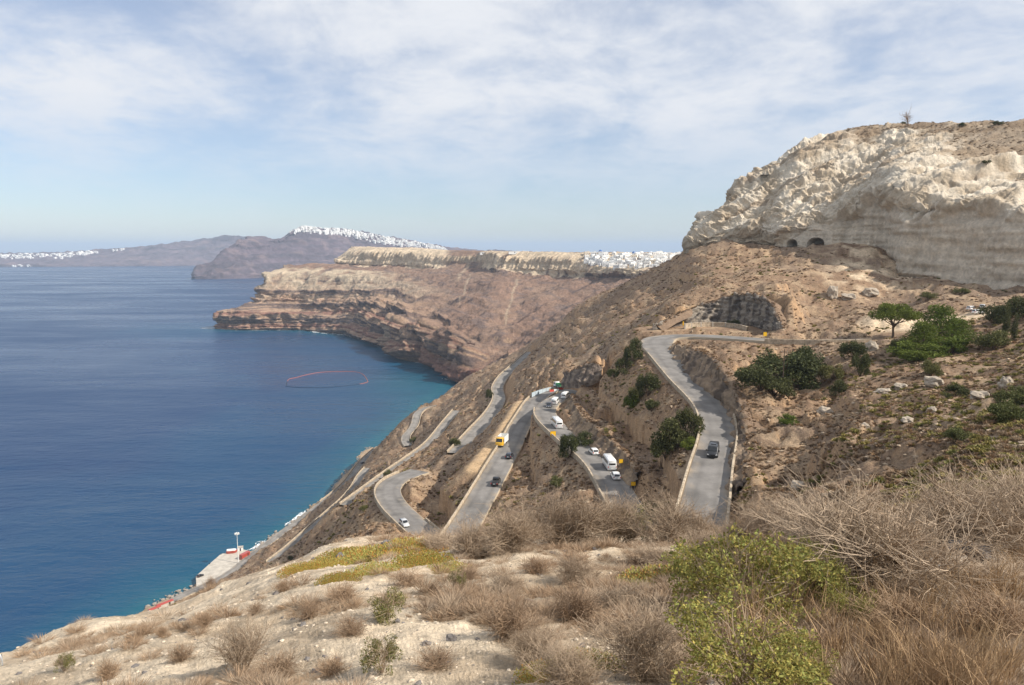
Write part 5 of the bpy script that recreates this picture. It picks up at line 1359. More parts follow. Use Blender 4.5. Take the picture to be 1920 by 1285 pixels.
for a in (('umbrella',0,1674,634,80,58,'umbrella shaped pine with a bare trunk below the bluff'),
  ('pine',0,1758,648,78,70,'tallest leaning pine right of the umbrella pine'),('pine',1,1728,660,64,52,'pine just left of the tallest pine'),('pine',1,1795,642,54,40,'pine right of the tallest pine'),
  ('bright',0,1722,676,90,34,'low spreading green pine shrub below the tallest pine'),('bright',0,1780,664,70,34,'green shrub below the pines on their right'),
  ('cypress',0,1885,632,12,58,'taller slim cypress at the right edge'),('cypress',0,1901,637,10,44,'shorter slim cypress at the right edge'),
  ('dark',0,1426,732,96,50,'left part of the big dark shrub below the parapet line'),('dark',1,1468,724,124,76,'tallest of the big dark shrubs below the parapet line'),('dark',2,1508,706,80,58,'right part of the big dark shrub below the parapet line'),('dark',1,1450,742,70,40,'front of the big dark shrub below the parapet line'),
  ('dark',2,1262,850,76,78,'large dark shrub left of the black van'),('dark',0,1288,826,58,66,'dark shrub touching the parapet left of the black van'),('olive',0,1248,862,52,52,'olive shrub at the foot of the large one left of the black van'),('bright',0,1293,842,34,24,'bright green shrub in the large dark one left of the black van'),
  ('dark',0,1216,742,46,50,'dark shrub halfway between the minibus road and the upper road'),('olive',1,1195,752,36,32,'olive shrub left of the halfway dark shrub'),('bright',0,1186,764,34,32,'bright green shrub below the halfway dark shrub'),('dark',1,1222,772,28,26,'small dark shrub below the halfway ones'),
  ('dark',2,1186,680,36,52,'dark shrub under the outside corner of the upper bend'),('dark',0,1170,700,34,32,'dark shrub lower down from the upper bend corner'),('olive',0,1152,708,28,22,'olive shrub leftmost below the upper bend'),
  ('dark',1,1068,856,44,52,'dark tree like shrub in front of the minibus road'),('dark',2,1090,838,44,34,'dark shrub overhanging the minibus road'),
  ('olive',1,1042,912,28,22,'yellow olive shrub on the brown slope left of the minibus road'),('dark',0,854,838,24,20,'dark round shrub at the foot of the winding road'),('dark',2,918,747,16,20,'dark shrub on the inside of the winding road bend'),
  ('dark',1,1612,706,34,48,'upright dark shrub on the right hand slope'),('dark',0,1600,672,46,34,'dark shrub below the pale rock slab'),('olive',0,1562,712,46,34,'olive shrub right of the big dark shrubs'),('dark',2,1576,740,38,30,'round dark shrub below the olive one on the right slope'),
  ('bright',0,1478,796,38,20,'lone bright green shrub in the middle of the brown slope'),('olive',1,1744,706,34,30,'olive shrub above the white boulders'),('olive',0,1688,668,30,40,'dark olive shrub left of the spreading pine shrub'),
  ('olive',1,1860,655,60,34,'olive shrub left of the cypresses'),('dark',2,1912,600,60,40,'dark shrub in the shade behind the cypresses'),('dark',1,1870,605,50,34,'dark shrub in the shade at the foot of the quarry wall'),
  ('olive',0,1895,790,60,40,'yellow green shrub at the right edge of the slope'),('olive',1,1905,760,56,34,'upper yellow green shrub at the right edge of the slope'),('olive',1,1800,830,50,26,'olive shrub low on the right hand slope'),('dark',0,1790,745,40,22,'dark shrub beside the leaning white boulder'),
  ('olive',0,682,957,18,12,'small green shrub below the silver car bend'),('olive',1,727,893,16,14,'small green shrub above the thin terrace parapet'),('olive',1,775,830,14,12,'small green shrub beside the small hairpin'),
  ('dark',2,545,1050,12,9,'small dark shrub above the quay'),('dark',0,1375,612,24,14,'dark shrub at the foot of the netted rock wall'),('dark',1,1462,455,20,14,'dark shrub left of the cave mouths'),('olive',0,1800,552,26,14,'olive shrub on the pale scree'),('olive',1,1740,560,30,12,'low olive shrub on the pale scree')):
    tree(*a)
def sheet_at(S, u, v):
    U, V_ = project(S); d = (U - u) ** 2 + (V_ - v) ** 2; i = np.unravel_index(np.argmin(d), d.shape); return S[i].copy()
for (f, k, u, v, w_, h_, lab) in (('bare',0,1704,236,20,22,'small bare tree on the skyline of the bluff'),('dark',0,1690,238,14,9,'dark shrub left of the bare tree on the skyline'),('dark',1,1640,246,16,10,'dark shrub near the left brow of the bluff'),
   ('dark',2,1803,237,10,7,'dark shrub on the skyline right of the bare tree'),('dark',0,1872,235,16,8,'dark shrub on the skyline near the right edge'),('dark',1,1724,250,36,16,'wide dark shrub just under the skyline'),('dark',2,1690,262,30,16,'dark shrub below the bare tree'),('dark',0,1795,252,26,12,'dark shrub under the skyline right of the bare tree'),('dark',1,1850,310,14,9,'dark shrub on the right face of the bluff')):
    tree(f, k, u, v, w_, h_, lab, sheet_at(BS2[int(BV * .3):int(BV * .9)], u, v))
# ------------------------------------------------------------------ vehicles
def paint(name, c): return flat_mat(name, c, 0.35, 0.5, coat=0.6)
M_white = paint('white_paint', (0.78, 0.78, 0.76)); M_black = paint('black_paint', (0.012, 0.013, 0.015)); M_silver = paint('silver_paint', (0.52, 0.53, 0.54))
M_navy = paint('dark_blue_paint', (0.02, 0.025, 0.04)); M_yellow = paint('yellow_paint', (0.75, 0.42, 0.02)); M_redp = paint('red_paint', (0.38, 0.06, 0.04)); M_greenp = paint('green_paint', (0.05, 0.19, 0.09))
M_glass = flat_mat('tinted_glass', (0.012, 0.015, 0.018), 0.08, 0.7); M_tyre = flat_mat('rubber', (0.02, 0.02, 0.02), 0.9, 0.2); M_rim = flat_mat('wheel_metal', (0.45, 0.45, 0.46), 0.35, 0.5, 0.8)
M_lamp = flat_mat('lamp_glass', (0.7, 0.7, 0.68), 0.15, 0.6); M_tail = flat_mat('tail_lamp', (0.45, 0.02, 0.015), 0.25, 0.5); M_trim = flat_mat('black_trim', (0.025, 0.025, 0.025), 0.7, 0.3)
M_plate = flat_mat('plate', (0.75, 0.75, 0.72), 0.5, 0.3)
def rsec(x, hw, z0, z1, top=None, bev=0.10):
    """one closed cross section at station x: half width at the belt and at the top"""
    t = top if top is not None else hw
    return [(x, -hw + bev, z0), (x, hw - bev, z0), (x, hw, z0 + bev), (x, hw, z0 + (z1 - z0) * 0.45), (x, t, z1 - bev), (x, t - bev, z1), (x, -t + bev, z1), (x, -t, z1 - bev), (x, -hw, z0 + (z1 - z0) * 0.45), (x, -hw, z0 + bev)]
WHEELS = {}
def wheel(par, x, y, r, w_):
    key = (round(r, 2), round(w_, 2))
    if key not in WHEELS:
        mb = MB(); n = 18
        pr = [(-w_ / 2, r * 0.62), (-w_ / 2, r * 0.94), (-w_ / 2 + 0.03, r), (w_ / 2 - 0.03, r), (w_ / 2, r * 0.94), (w_ / 2, r * 0.62)]
        mb.loft([[(math.cos(a) * q, yy, math.sin(a) * q) for a in [2 * math.pi * k / n for k in range(n)]] for (yy, q) in pr], cap=False)
        ty = mb.build('tyre', M_tyre); mb = MB()
        mb.loft([[(math.cos(a) * q, yy, math.sin(a) * q) for a in [2 * math.pi * k / n for k in range(n)]] for (yy, q) in ((-w_ * .42, r * .02), (-w_ * .36, r * .62), (w_ * .36, r * .62), (w_ * .42, r * .02))])
        ri = mb.build('rim', M_rim); WHEELS[key] = (ty.data, ri.data); bpy.data.objects.remove(ty); bpy.data.objects.remove(ri)
    e = bpy.data.objects.new('wheel', WHEELS[key][0]); COL.objects.link(e); e.parent = par; e.location = (x, y, r)
    q = bpy.data.objects.new('rim', WHEELS[key][1]); COL.objects.link(q); q.parent = e
def pane(par, name, pts, mat, push):
    a = [Vector(p) for p in pts]; nrm = (a[1] - a[0]).cross(a[2] - a[0]).normalized(); push = Vector(push)
    if nrm.dot(push) < 0: nrm = -nrm
    n = len(a); vs = [tuple(p + nrm * 0.018) for p in a] + [tuple(p - nrm * 0.02) for p in a]
    fs = [tuple(range(n)), tuple(range(2 * n - 1, n - 1, -1))] + [(i, i + n, (i + 1) % n + n, (i + 1) % n) for i in range(n)]
    return MB().add(vs, fs).build(name, mat, par)
def lamps(par, L_, W_, zf, zr, wl=0.30, hl=0.14, xf=0.03):
    for s in (-1, 1):
        MB().box((L_ / 2 - xf - 0.10, s * (W_ / 2 - 0.10) - (wl if s > 0 else 0), zf), (L_ / 2 - xf + 0.05, s * (W_ / 2 - 0.10) + (wl if s < 0 else 0), zf + hl)).build('headlight', M_lamp, par)
        MB().box((-L_ / 2 - 0.02, s * (W_ / 2 - 0.06) - (0.16 if s > 0 else 0), zr), (-L_ / 2 + 0.10, s * (W_ / 2 - 0.06) + (0.16 if s < 0 else 0), zr + 0.28)).build('tail_light', M_tail, par)
    MB().box((L_ / 2 + 0.005, -0.26, 0.38), (L_ / 2 + 0.03, 0.26, 0.50)).build('number_plate', M_plate, par)
    MB().box((-L_ / 2 - 0.035, -0.26, 0.62), (-L_ / 2 - 0.005, 0.26, 0.74)).build('number_plate', M_plate, par)
def make_car(mat, L_=4.2, W_=1.76, H_=1.47, kind='hatch'):
    o = empty('car'); h = L_ / 2; b = W_ / 2; belt = 0.60 * H_
    st = [(-h, .80, .42, .40), (-h + .10, .95, .26, belt * .92), (-h * .55, 1, .20, belt), (0, 1, .20, belt * 0.98), (h * .42, 1, .20, belt * .94), (h * .82, .97, .22, belt * .80), (h - .06, .88, .28, belt * .66), (h, .78, .36, belt * .55)]
    MB().loft([rsec(x, b * k, z0, max(z1, z0 + .12), b * k * .95, .07) for (x, k, z0, z1) in st]).build('body', mat, o, True)
    if kind == 'saloon': cs = [(-h * .86, .80, belt + .02), (-h * .45, .74, H_ - .06), (-h * .1, .74, H_), (h * .12, .74, H_ - .03), (h * .48, .80, belt + .02)]
    elif kind == 'pickup': cs = [(-h * .16, .80, H_ - .2), (-h * .10, .76, H_ - .04), (h * .05, .76, H_), (h * .2, .76, H_ - .03), (h * .52, .82, belt + .02)]
    else: cs = [(-h * .97, .80, belt + .02), (-h * .80, .75, H_ - .08), (-h * .2, .76, H_), (h * .14, .75, H_ - .03), (h * .52, .82, belt + .02)]
    MB().loft([[(x, -b * .93, belt - .06), (x, b * .93, belt - .06), (x, b * (k + .03), z - .06), (x, b * (k - .06), z), (x, -b * (k - .06), z), (x, -b * (k + .03), z - .06)] for (x, k, z) in [(a, c, max(d, belt)) for (a, c, d) in cs]]).build('cabin', mat, o, True)
    xf0, zf0 = cs[-1][0], belt + .03; xf1, zf1 = cs[-2][0], cs[-2][2] - .04
    pane(o, 'windscreen', [(xf0 - .06, -b * .74, zf0 + .02), (xf0 - .06, b * .74, zf0 + .02), (xf1 + .03, b * .66, zf1), (xf1 + .03, -b * .66, zf1)], M_glass, (1, 0, 1))
    xr0, xr1, zr1 = cs[0][0], cs[1][0], cs[1][2] - .04
    pane(o, 'rear_window', [(xr0 + .04, -b * .72, belt + .06), (xr0 + .04, b * .72, belt + .06), (xr1 - .02, b * .64, zr1), (xr1 - .02, -b * .64, zr1)], M_glass, (-1, 0, .5))
    for s in (-1, 1):
        pane(o, 'side_window', [(cs[0][0] + .30, s * b * .91, belt + .04), (xf0 - .30, s * b * .91, belt + .04), (xf1 - .02, s * b * .79, zf1 - .02), (xr1 + .14, s * b * .79, zr1 - .03)], M_glass, (0, s, 0))
        MB().box((xf0 - .36, s * b * .95 - (0 if s > 0 else .18), belt + .02), (xf0 - .24, s * b * .95 + (.18 if s > 0 else 0), belt + .16)).build('mirror', mat, o)
        for x in (-h * .60, h * .62): wheel(o, x, s * (b - .11), .31, .20)
    if kind == 'pickup':
        MB().box((-h + .12, -b * .82, belt - .30), (-h * .2, b * .82, belt + .012)).build('cargo_bed', M_trim, o)
    lamps(o, L_, W_, belt * .50, .66)
    MB().box((h - .04, -b * .55, .26), (h + .02, b * .55, .36)).build('bumper', M_trim, o)
    return o
def make_van(mat, L_=6.0, W_=2.05, H_=2.55, nose=0.55, name='minibus', wins=4):
    o = empty(name); h = L_ / 2; b = W_ / 2
    st = [(-h, .93, .42, H_ * .94), (-h + .10, 1, .30, H_ - .03), (-h * .4, 1, .28, H_), (h - nose - .75, 1, .28, H_ - .02), (h - nose - .35, 1, .28, H_ * .93), (h - nose, .99, .28, H_ * .56), (h - .12, .95, .30, H_ * .46), (h, .86, .38, H_ * .38)]
    MB().loft([rsec(x, b * k, z0, z1, b * k * (.86 if z1 > H_ * .6 else .93), .12) for (x, k, z0, z1) in st]).build('body', mat, o, True)
    x0 = h - nose + .0; x1 = h - nose - .37
    pane(o, 'windscreen', [(x0 + .015, -b * .80, H_ * .585), (x0 + .015, b * .80, H_ * .585), (x1 + .05, b * .76, H_ * .89), (x1 + .05, -b * .76, H_ * .89)], M_glass, (1, 0, .6))
    pane(o, 'rear_window', [(-h - .0, -b * .74, H_ * .56), (-h - .0, b * .74, H_ * .56), (-h + .035, b * .68, H_ * .84), (-h + .035, -b * .68, H_ * .84)], M_glass, (-1, 0, 0))
    xs = np.linspace(-h + .30, h - nose - .62, wins + 1)
    for s in (-1, 1):
        for i in range(wins):
            pane(o, 'side_window', [(xs[i] + .05, s * b * .968, H_ * .56), (xs[i + 1] - .05, s * b * .968, H_ * .56), (xs[i + 1] - .05, s * b * .895, H_ * .84), (xs[i] + .05, s * b * .895, H_ * .84)], M_glass, (0, s, .1))
        MB().box((x0 - .22, s * b * .98 - (0 if s > 0 else .24), H_ * .54), (x0 - .10, s * b * .98 + (.24 if s > 0 else 0), H_ * .66)).build('mirror', M_trim, o)
        for x in (-h * .56, h * .62): wheel(o, x, s * (b - .12), .36, .23)
    lamps(o, L_, W_, H_ * .30, .95, .34, .18)
    MB().box((h - .10, -b * .84, .30), (h + .06, b * .84, .50)).build('bumper', M_trim if mat is M_black else mat, o)
    MB().box((h - .05, -b * .45, H_ * .285), (h + .02, b * .45, H_ * .335)).build('grille', M_trim, o)
    MB().box((-h * .3, -.5, H_ - .01), (h * .05, .5, H_ + .10)).build('roof_hatch', mat, o)
    return o
def make_truck(cabm, bodym, L_=6.4, W_=2.2, H_=2.5, load=0.9):
    o = empty('truck'); h = L_ / 2; b = W_ / 2
    MB().box((-h, -b * .45, .55), (h - .2, b * .45, .78)).build('chassis', M_trim, o)
    MB().loft([rsec(x, b * k, .5, z, b * k * .94, .1) for (x, k, z) in ((h - 1.7, .96, H_ - .05), (h - 1.5, 1, H_), (h - .75, 1, H_ - .02), (h - .12, .98, H_ * .58), (h, .94, H_ * .5))]).build('cab', cabm, o, True)
    pane(o, 'windscreen', [(h - .14, -b * .82, H_ * .60), (h - .14, b * .82, H_ * .60), (h - .66, b * .80, H_ * .93), (h - .66, -b * .80, H_ * .93)], M_glass, (1, 0, .5))
    for s in (-1, 1):
        pane(o, 'side_window', [(h - 1.5, s * b * .985, H_ * .6), (h - .55, s * b * .985, H_ * .6), (h - .85, s * b * .955, H_ * .9), (h - 1.5, s * b * .955, H_ * .9)], M_glass, (0, s, 0))
        for x in (-h * .55, h - .95): wheel(o, x, s * (b - .16), .42, .28)
    bed = MB(); z0 = .85
    bed.box((-h, -b, z0), (h - 1.85, b, z0 + .08))
    for (a, c) in (((-h, -b, z0 + .08), (h - 1.85, -b + .06, z0 + load)), ((-h, b - .06, z0 + .08), (h - 1.85, b, z0 + load)), ((-h, -b + .06, z0 + .08), (-h + .06, b - .06, z0 + load)), ((h - 1.91, -b + .06, z0 + .08), (h - 1.85, b - .06, z0 + load + .25))): bed.box(a, c)
    bed.build('cargo_bed', bodym, o)
    lamps(o, L_, W_, .70, .72); MB().box((h - .02, -b * .95, .42), (h + .10, b * .95, .66)).build('bumper', M_trim, o)
    return o
def on_road(u, v, road=None):
    best = None
    for k, r in ROADS.items():
        if road and k != road: continue
        c = r['line']; U, V_ = project(c); d = np.hypot(U - u, V_ - v); i = int(np.argmin(d))
        if best is None or d[i] < best[0]: best = (d[i], k, i)
    _, k, i = best; c = ROADS[k]['line']; i = min(max(i, 2), len(c) - 3)
    p = PZ(u, v, c[i][2] + 0.06)
    j = int(np.argmin(np.hypot(c[:, 0] - p[0], c[:, 1] - p[1]))); j = min(max(j, 2), len(c) - 3)
    t = c[j + 2] - c[j - 2]
    # keep inside the carriageway
    tn = t[:2] / np.linalg.norm(t[:2]); nr = np.array([tn[1], -tn[0]]); lat = float((p[:2] - c[j][:2]) @ nr); lat = max(-2.3, min(2.3, lat))
    q = c[j][:2] + nr * lat + tn * float((p[:2] - c[j][:2]) @ tn)
    return (q[0], q[1], c[j][2] + 0.062), math.atan2(t[1], t[0]), t
def drive(o, u, v, away, label, cat, group='vehicles on the mountain road', road=None):
    p, a, t = on_road(u, v, road)
    if (t[1] > 0) != away: a += math.pi
    o.location = p; o.rotation_euler = (0, 0, a); o['label'] = label; o['category'] = cat; o['group'] = group
    return o
drive(make_van(M_black, 5.1, 2.0, 2.0, 0.95, 'black_van', 3), 1337, 853, False, 'black van driving down the shaded upper road', 'van', road='upper')
bus = make_van(M_white, 6.6, 2.1, 2.75, 0.5, 'minibus', 4); drive(bus, 1142, 876, True, 'white minibus ahead of the rearmost white car', 'minibus', road='middle')
b2 = copy_tree(bus); drive(b2, 1044, 800, True, 'white minibus nearest the hairpin', 'minibus', road='middle')
car = make_car(M_white); drive(car, 1154, 896, True, 'white car behind the nearer minibus', 'car', road='middle')
c2 = copy_tree(car); drive(c2, 1113, 850, True, 'white car between the two minibuses', 'car', road='middle')
drive(make_van(M_white, 5.2, 2.0, 2.2, 0.9, 'white_van', 3), 1041, 758, True, 'white van in the hairpin, left of the other white van', 'van', road='middle')
drive(make_van(M_white, 5.4, 2.0, 2.3, 0.8, 'white_van', 3), 1060, 748, True, 'white van half hidden at the far end of the hairpin', 'van', road='middle')
drive(make_car(M_navy, kind='saloon', H_=1.42, L_=4.5), 1030, 763, False, 'dark car beside the white van in the hairpin', 'car', road='middle')
drive(make_car(M_navy, 4.3, 1.78, 1.45), 955, 857, True, 'dark car on the straight below the yellow truck', 'car', road='middle')
drive(make_car(M_black, 5.2, 1.86, 1.78, 'pickup'), 930, 906, True, 'dark pickup with an open bed on the straight', 'pickup', road='middle')
drive(make_car(M_silver, 4.0, 1.72, 1.48), 757, 987, False, 'silver car coming round the lower bend', 'car', road='hairpin')
tk = make_truck(M_yellow, M_plate, 6.6, 2.4, 2.9, 2.0); p, a, t = on_road(941, 832, 'yard'); tk.location = p; tk.location.z -= 0.35; tk.rotation_euler = (0, 0, a + math.pi if t[1] > 0 else a); tag(tk, 'yellow truck parked on the sandy lay by', 'truck')
tk2 = make_truck(M_white, M_greenp, 5.4, 2.1, 2.3, 0.9); p, a, t = on_road(1052, 735, 'middle'); tk2.location = (p[0] - 0.5, p[1] + 5.6, p[2] + 0.1); tk2.rotation_euler = (0, 0, a); tag(tk2, 'white truck with a green load bed behind the hairpin', 'truck')
for (u, v, m_, z, lab) in ((680,868,M_navy,None,'tiny dark car on the shore road'),(376,1081,M_black,3.05,'dark car on the corner of the quay')):
    o = make_car(m_); p = PZ(u, v, z) if z else on_road(u, v, 'shore')[0]; o.location = p; o.rotation_euler = (0, 0, 1.0); tag(o, lab, 'car')
for (u, v, m_, a, lab) in ((1822,583,M_white,0.4,'white car parked left on the sandy flat'),(1842,580,M_silver,0.9,'silver car parked right on the sandy flat'),(1834,590,M_white,0.2,'white car parked in front on the sandy flat')):
    o = make_car(m_); p = hit(u, v, 60); o.location = (p[0], p[1], p[2] + 0.25); o.rotation_euler = (0, 0, a); tag(o, lab, 'car', 'cars parked on the sandy flat')
# ------------------------------------------------------------------ signs, poles, barriers
M_sign = flat_mat('sign_yellow', (0.80, 0.46, 0.02), 0.5, 0.3); M_steel = flat_mat('galvanised_steel', (0.35, 0.35, 0.35), 0.5, 0.4, 0.6); M_wood = flat_mat('pole_wood', (0.11, 0.08, 0.06), 0.9, 0.1)
def sign(u, v, w_, h_, label, posts=1, up=1.3, rz=0.0, y0=60, road=None):
    if road:
        p, a, t = on_road(u, v, road)
        p = np.array(p)
    else: p = hit(u, v, y0)
    o = empty('road_sign', p, rz)
    MB().box((-w_ / 2, -0.03, up), (w_ / 2, 0.03, up + h_)).build('panel', M_sign, o)
    fr = MB()
    for (a, b_) in (((-w_ / 2 - .03, -.04, up - .03), (-w_ / 2, .04, up + h_ + .03)), ((w_ / 2, -.04, up - .03), (w_ / 2 + .03, .04, up + h_ + .03)), ((-w_ / 2, -.04, up + h_), (w_ / 2, .04, up + h_ + .03)), ((-w_ / 2, -.04, up - .03), (w_ / 2, .04, up))): fr.box(a, b_)
    fr.build('frame', M_trim, o)
    for x in ([0] if posts == 1 else [-w_ * .3, w_ * .3]): MB().tube([(x, 0.08, -0.8), (x, 0.08, up + h_ * .9)], 0.05, 8).build('post', M_steel, o)
    return tag(o, label, 'road sign', 'yellow road signs')
sign(1037, 822, 1.55, 1.45, 'largest yellow sign at the outer edge of the minibus road', 1, 0.5, 0.2)
sign(1164, 884, 0.95, 0.95, 'yellow sign above the nearer minibus', 1, 1.9, 0.1)
sign(1187, 925, 0.95, 0.85, 'yellow sign on two posts by the near end of the minibus road', 2, 1.6, 0.1)
sign(1434, 640, 1.1, 1.3, 'yellow sign beside the upper road right of the rock wall', 1, 1.6, 0.0)
sign(1281, 612, 0.5, 1.6, 'narrow yellow marker at the left end of the white wall', 1, 0.3, 0.0)
p = hit(1466, 742, 60); o = empty('utility_pole', p)
MB().tube([(0, 0, -0.5), (0.05, 0, 5), (0.12, 0, 10.6)], [0.14, 0.12, 0.09], 8).build('pole', M_wood, o); MB().box((-0.6, -0.05, 9.9), (0.85, 0.05, 10.02)).build('crossarm', M_wood, o)
for x in (-.5, .15, .75): MB().tube([(x, 0, 10.02), (x, 0, 10.2)], 0.04, 6).build('insulator', M_lamp, o)
tag(o, 'thin wooden utility pole in front of the big dark shrub', 'pole')
o = empty('roadside_cabinet', (ROADS['upper']['line'][0][0], 0, 0)); p = on_road(1311, 792, 'upper')[0]; o.location = (p[0] - 2.6, p[1], p[2])
MB().box((-.3, -.2, 0), (.3, .2, 1.1)).build('box', M_steel, o); MB().tube([(0, 0.1, 1.1), (0, 0.1, 2.6)], 0.04, 6).build('post', M_steel, o); tag(o, 'grey box on the parapet near the black van', 'cabinet')
# low white wall at the foot of the netted rock face
wl = np.array([PZ(u, v, 171.2) for (u, v) in ((1284,611),(1300,609),(1330,608),(1360,609),(1385,612),(1402,617))]); wl = catmull(wl, 1.0)
wl[:, 2] -= 0.4
o = empty('low_wall', tuple(wl[0])); base0 = wl[0].copy(); wlr = wl - base0
q = sweep('coping', wlr, [(-.35, .95), (-.35, 1.15), (.35, 1.15), (.35, .95)], M_wall); q.parent = o
q = sweep('wall_face', wlr, [(-.25, -1.5), (-.25, .948), (.25, .948), (.25, -1.5)], M_wall); q.parent = o
for i in range(0, len(wlr), 4):
    q = MB().box(tuple(wlr[i] + np.array([-.22, -.40, -1.2])), tuple(wlr[i] + np.array([.22, .40, 1.28]))).build('pillar', M_conc, o)
tag(o, 'low white wall curving along the foot of the netted rock face', 'wall')
# sheeted barrier at the works behind the hairpin
M_blue = flat_mat('pale_blue_sheet', (0.42, 0.49, 0.53), 0.7, 0.2, nscale=1.5, var=0.2); M_rw = flat_mat('red_plastic', (0.60, 0.08, 0.05), 0.5, 0.3)
fl = np.array([PZ(u, v, 144.2) for (u, v) in ((997,742),(1010,737),(1024,733),(1038,730),(1048,729))]); fl = catmull(fl, 2.0)
o = empty('site_fence', tuple(fl[0])); f0 = fl[0].copy()
for i in range(len(fl) - 1):
    a, b_ = fl[i] - f0, fl[i + 1] - f0; mb = MB(); d = (b_ - a) / np.linalg.norm(b_ - a); n_v = np.array([d[1], -d[0], 0]) * 0.04; a2 = a + d * .06; b3 = b_ - d * .06
    mb.loft([[tuple(a2 - n_v + [0, 0, -.6]), tuple(a2 + n_v + [0, 0, -.6]), tuple(a2 + n_v + [0, 0, 1.1]), tuple(a2 - n_v + [0, 0, 1.1])], [tuple(b3 - n_v + [0, 0, -.6]), tuple(b3 + n_v + [0, 0, -.6]), tuple(b3 + n_v + [0, 0, 1.1]), tuple(b3 - n_v + [0, 0, 1.1])]])
    mb.build('panel', M_blue, o); MB().tube([tuple(a + [0, 0, -.8]), tuple(a + [0, 0, 1.25])], 0.05, 6).build('post', M_steel, o)
tag(o, 'pale blue sheeted fence at the outer edge of the hairpin', 'fence')
for i, (u, v) in enumerate(((1036,739),(1044,737),(1052,735.5))):
    p = on_road(u, v - 2, 'middle')[0]; mb = MB()
    mb.loft([[(-1, -.28, 0), (-1, .28, 0), (-1, .1, .8), (-1, -.1, .8)], [(1, -.28, 0), (1, .28, 0), (1, .1, .8), (1, -.1, .8)]]); q = mb.build('traffic_barrier', M_rw if i != 1 else M_plate); q.location = (p[0], p[1] + 2.4, p[2]); q.rotation_euler = (0, 0, 0.2)
    tag(q, ['red barrier left in the row before the blue fence', 'white barrier in the row before the blue fence', 'red barrier right in the row before the blue fence'][i], 'barrier', 'barriers at the hairpin works')
# canopy on the cliff edge, antenna dish at the lower left
p = sheet_at(BS2[:int(BV * .8)], 1434, 336); o = empty('canopy', p)
MB().box((-2.8, -1.6, 2.3), (2.8, 1.6, 2.5)).build('roof', M_trim, o)
for (x, y_) in ((-2.5, -1.4), (2.5, -1.4), (-2.5, 1.4), (2.5, 1.4)): MB().tube([(x, y_, -1.5), (x, y_, 2.3)], 0.09, 6).build('post', M_trim, o)
tag(o, 'small dark canopy perched on the left edge of the bluff', 'canopy')
M_dish = flat_mat('dish_mesh', (0.55, 0.57, 0.58), 0.5, 0.4, 0.3)
p = P(2, 1250, 9.2); p[2] = float(ground(p[0], p[1])); o = empty('dish_antenna', p); zc0 = P(2, 1229, 9.2)[2] - p[2]
mb = MB(); R_ = 0.13
for k in range(1, 6):
    r_i = R_ * k / 5
    mb.tube([(math.cos(a) * r_i, -0.04 * (k / 5) ** 2 * 1.0 - 0.0, math.sin(a) * r_i) for a in [2 * math.pi * j / 28 for j in range(29)]], 0.0028, 5)
for j in range(16):
    a = 2 * math.pi * j / 16; mb.tube([(math.cos(a) * R_ * q, -0.04 * q * q, math.sin(a) * R_ * q) for q in (0.05, .5, 1)], 0.0025, 5)
d = mb.build('dish', M_dish, o); d.location = (0, 0, zc0); d.rotation_euler = (0.25, 0, -0.5)
MB().tube([(0, 0.03, -0.4), (0, 0.03, zc0)], 0.008, 8).build('pole', M_steel, o)
MB().tube([(0, 0, zc0), (0.02, -0.10, zc0 + .01)], 0.005, 6).build('feed_arm', M_steel, o)
tag(o, 'white wire dish antenna at the lower left edge above the sea', 'antenna')
# ------------------------------------------------------------------ harbour
qp = [(367,1081),(392,1058),(414,1039),(432,1034),(455,1030),(470,1034),(462,1046),(448,1058),(430,1072),(405,1086),(388,1098),(368,1100)]
q3 = [PZ(u, v, 3.0) for (u, v) in qp]; cen = np.mean(q3, 0)
o = empty('quay', (cen[0], cen[1], 0)); n = len(q3); rel = [(a[0] - cen[0], a[1] - cen[1]) for a in q3]
MB().loft([[(x, y_, -3.0) for (x, y_) in rel], [(x, y_, 2.9) for (x, y_) in rel]]).build('quay_wall', M_wall, o)
MB().loft([[(x * .995, y_ * .995, 2.9) for (x, y_) in rel], [(x * .995, y_ * .995, 3.0) for (x, y_) in rel]]).build('deck', M_conc, o)
for i in range(0, 5): MB().tube([(rel[i][0] * .95, rel[i][1] * .95, 3.0), (rel[i][0] * .95, rel[i][1] * .95, 3.6)], 0.25, 8).build('bollard', M_trim, o)
tag(o, 'pale concrete quay with a chamfered corner at the water', 'quay')
b_ = PZ(447, 1056, 3.0); o = empty('light_mast', b_); hgt = 19.5
MB().tube([(0, 0, 0), (0, 0, hgt * .5), (0, 0, hgt)], [0.32, 0.22, 0.14], 8).build('mast', M_plate, o)
MB().tube([(math.cos(a) * 1.1, math.sin(a) * 1.1, hgt - .2) for a in [2 * math.pi * j / 12 for j in range(13)]], 0.1, 6).build('lamp_ring', M_steel, o)
for j in range(6):
    a = j * 1.047; MB().box((math.cos(a) * 1.1 - .35, math.sin(a) * 1.1 - .35, hgt - .6), (math.cos(a) * 1.1 + .35, math.sin(a) * 1.1 + .35, hgt + .3)).build('floodlight', M_plate, o)
tag(o, 'tall white floodlight mast on the quay', 'light mast')
b_ = PZ(435, 1037, 3.0); o = empty('red_boat', b_, 0.25)
MB().loft([[(x, -w_, z0), (x, w_, z0), (x, w_ * 1.25, 1.9), (x, -w_ * 1.25, 1.9)] for (x, w_, z0) in ((-3.4, .8, .3), (-2.5, 1.1, .1), (1.2, 1.1, .1), (2.8, .6, .4), (3.4, .1, .9))]).build('hull', M_redp, o)
MB().loft([[(x, -w_ * 1.2, 1.9), (x, w_ * 1.2, 1.9), (x, w_, 2.5), (x, -w_, 2.5)] for (x, w_) in ((-3.1, .8), (-2.4, 1.0), (1.6, 1.0), (2.6, .5))]).build('cover', M_plate, o)
tag(o, 'red boat with a white cover standing on the quay', 'boat')
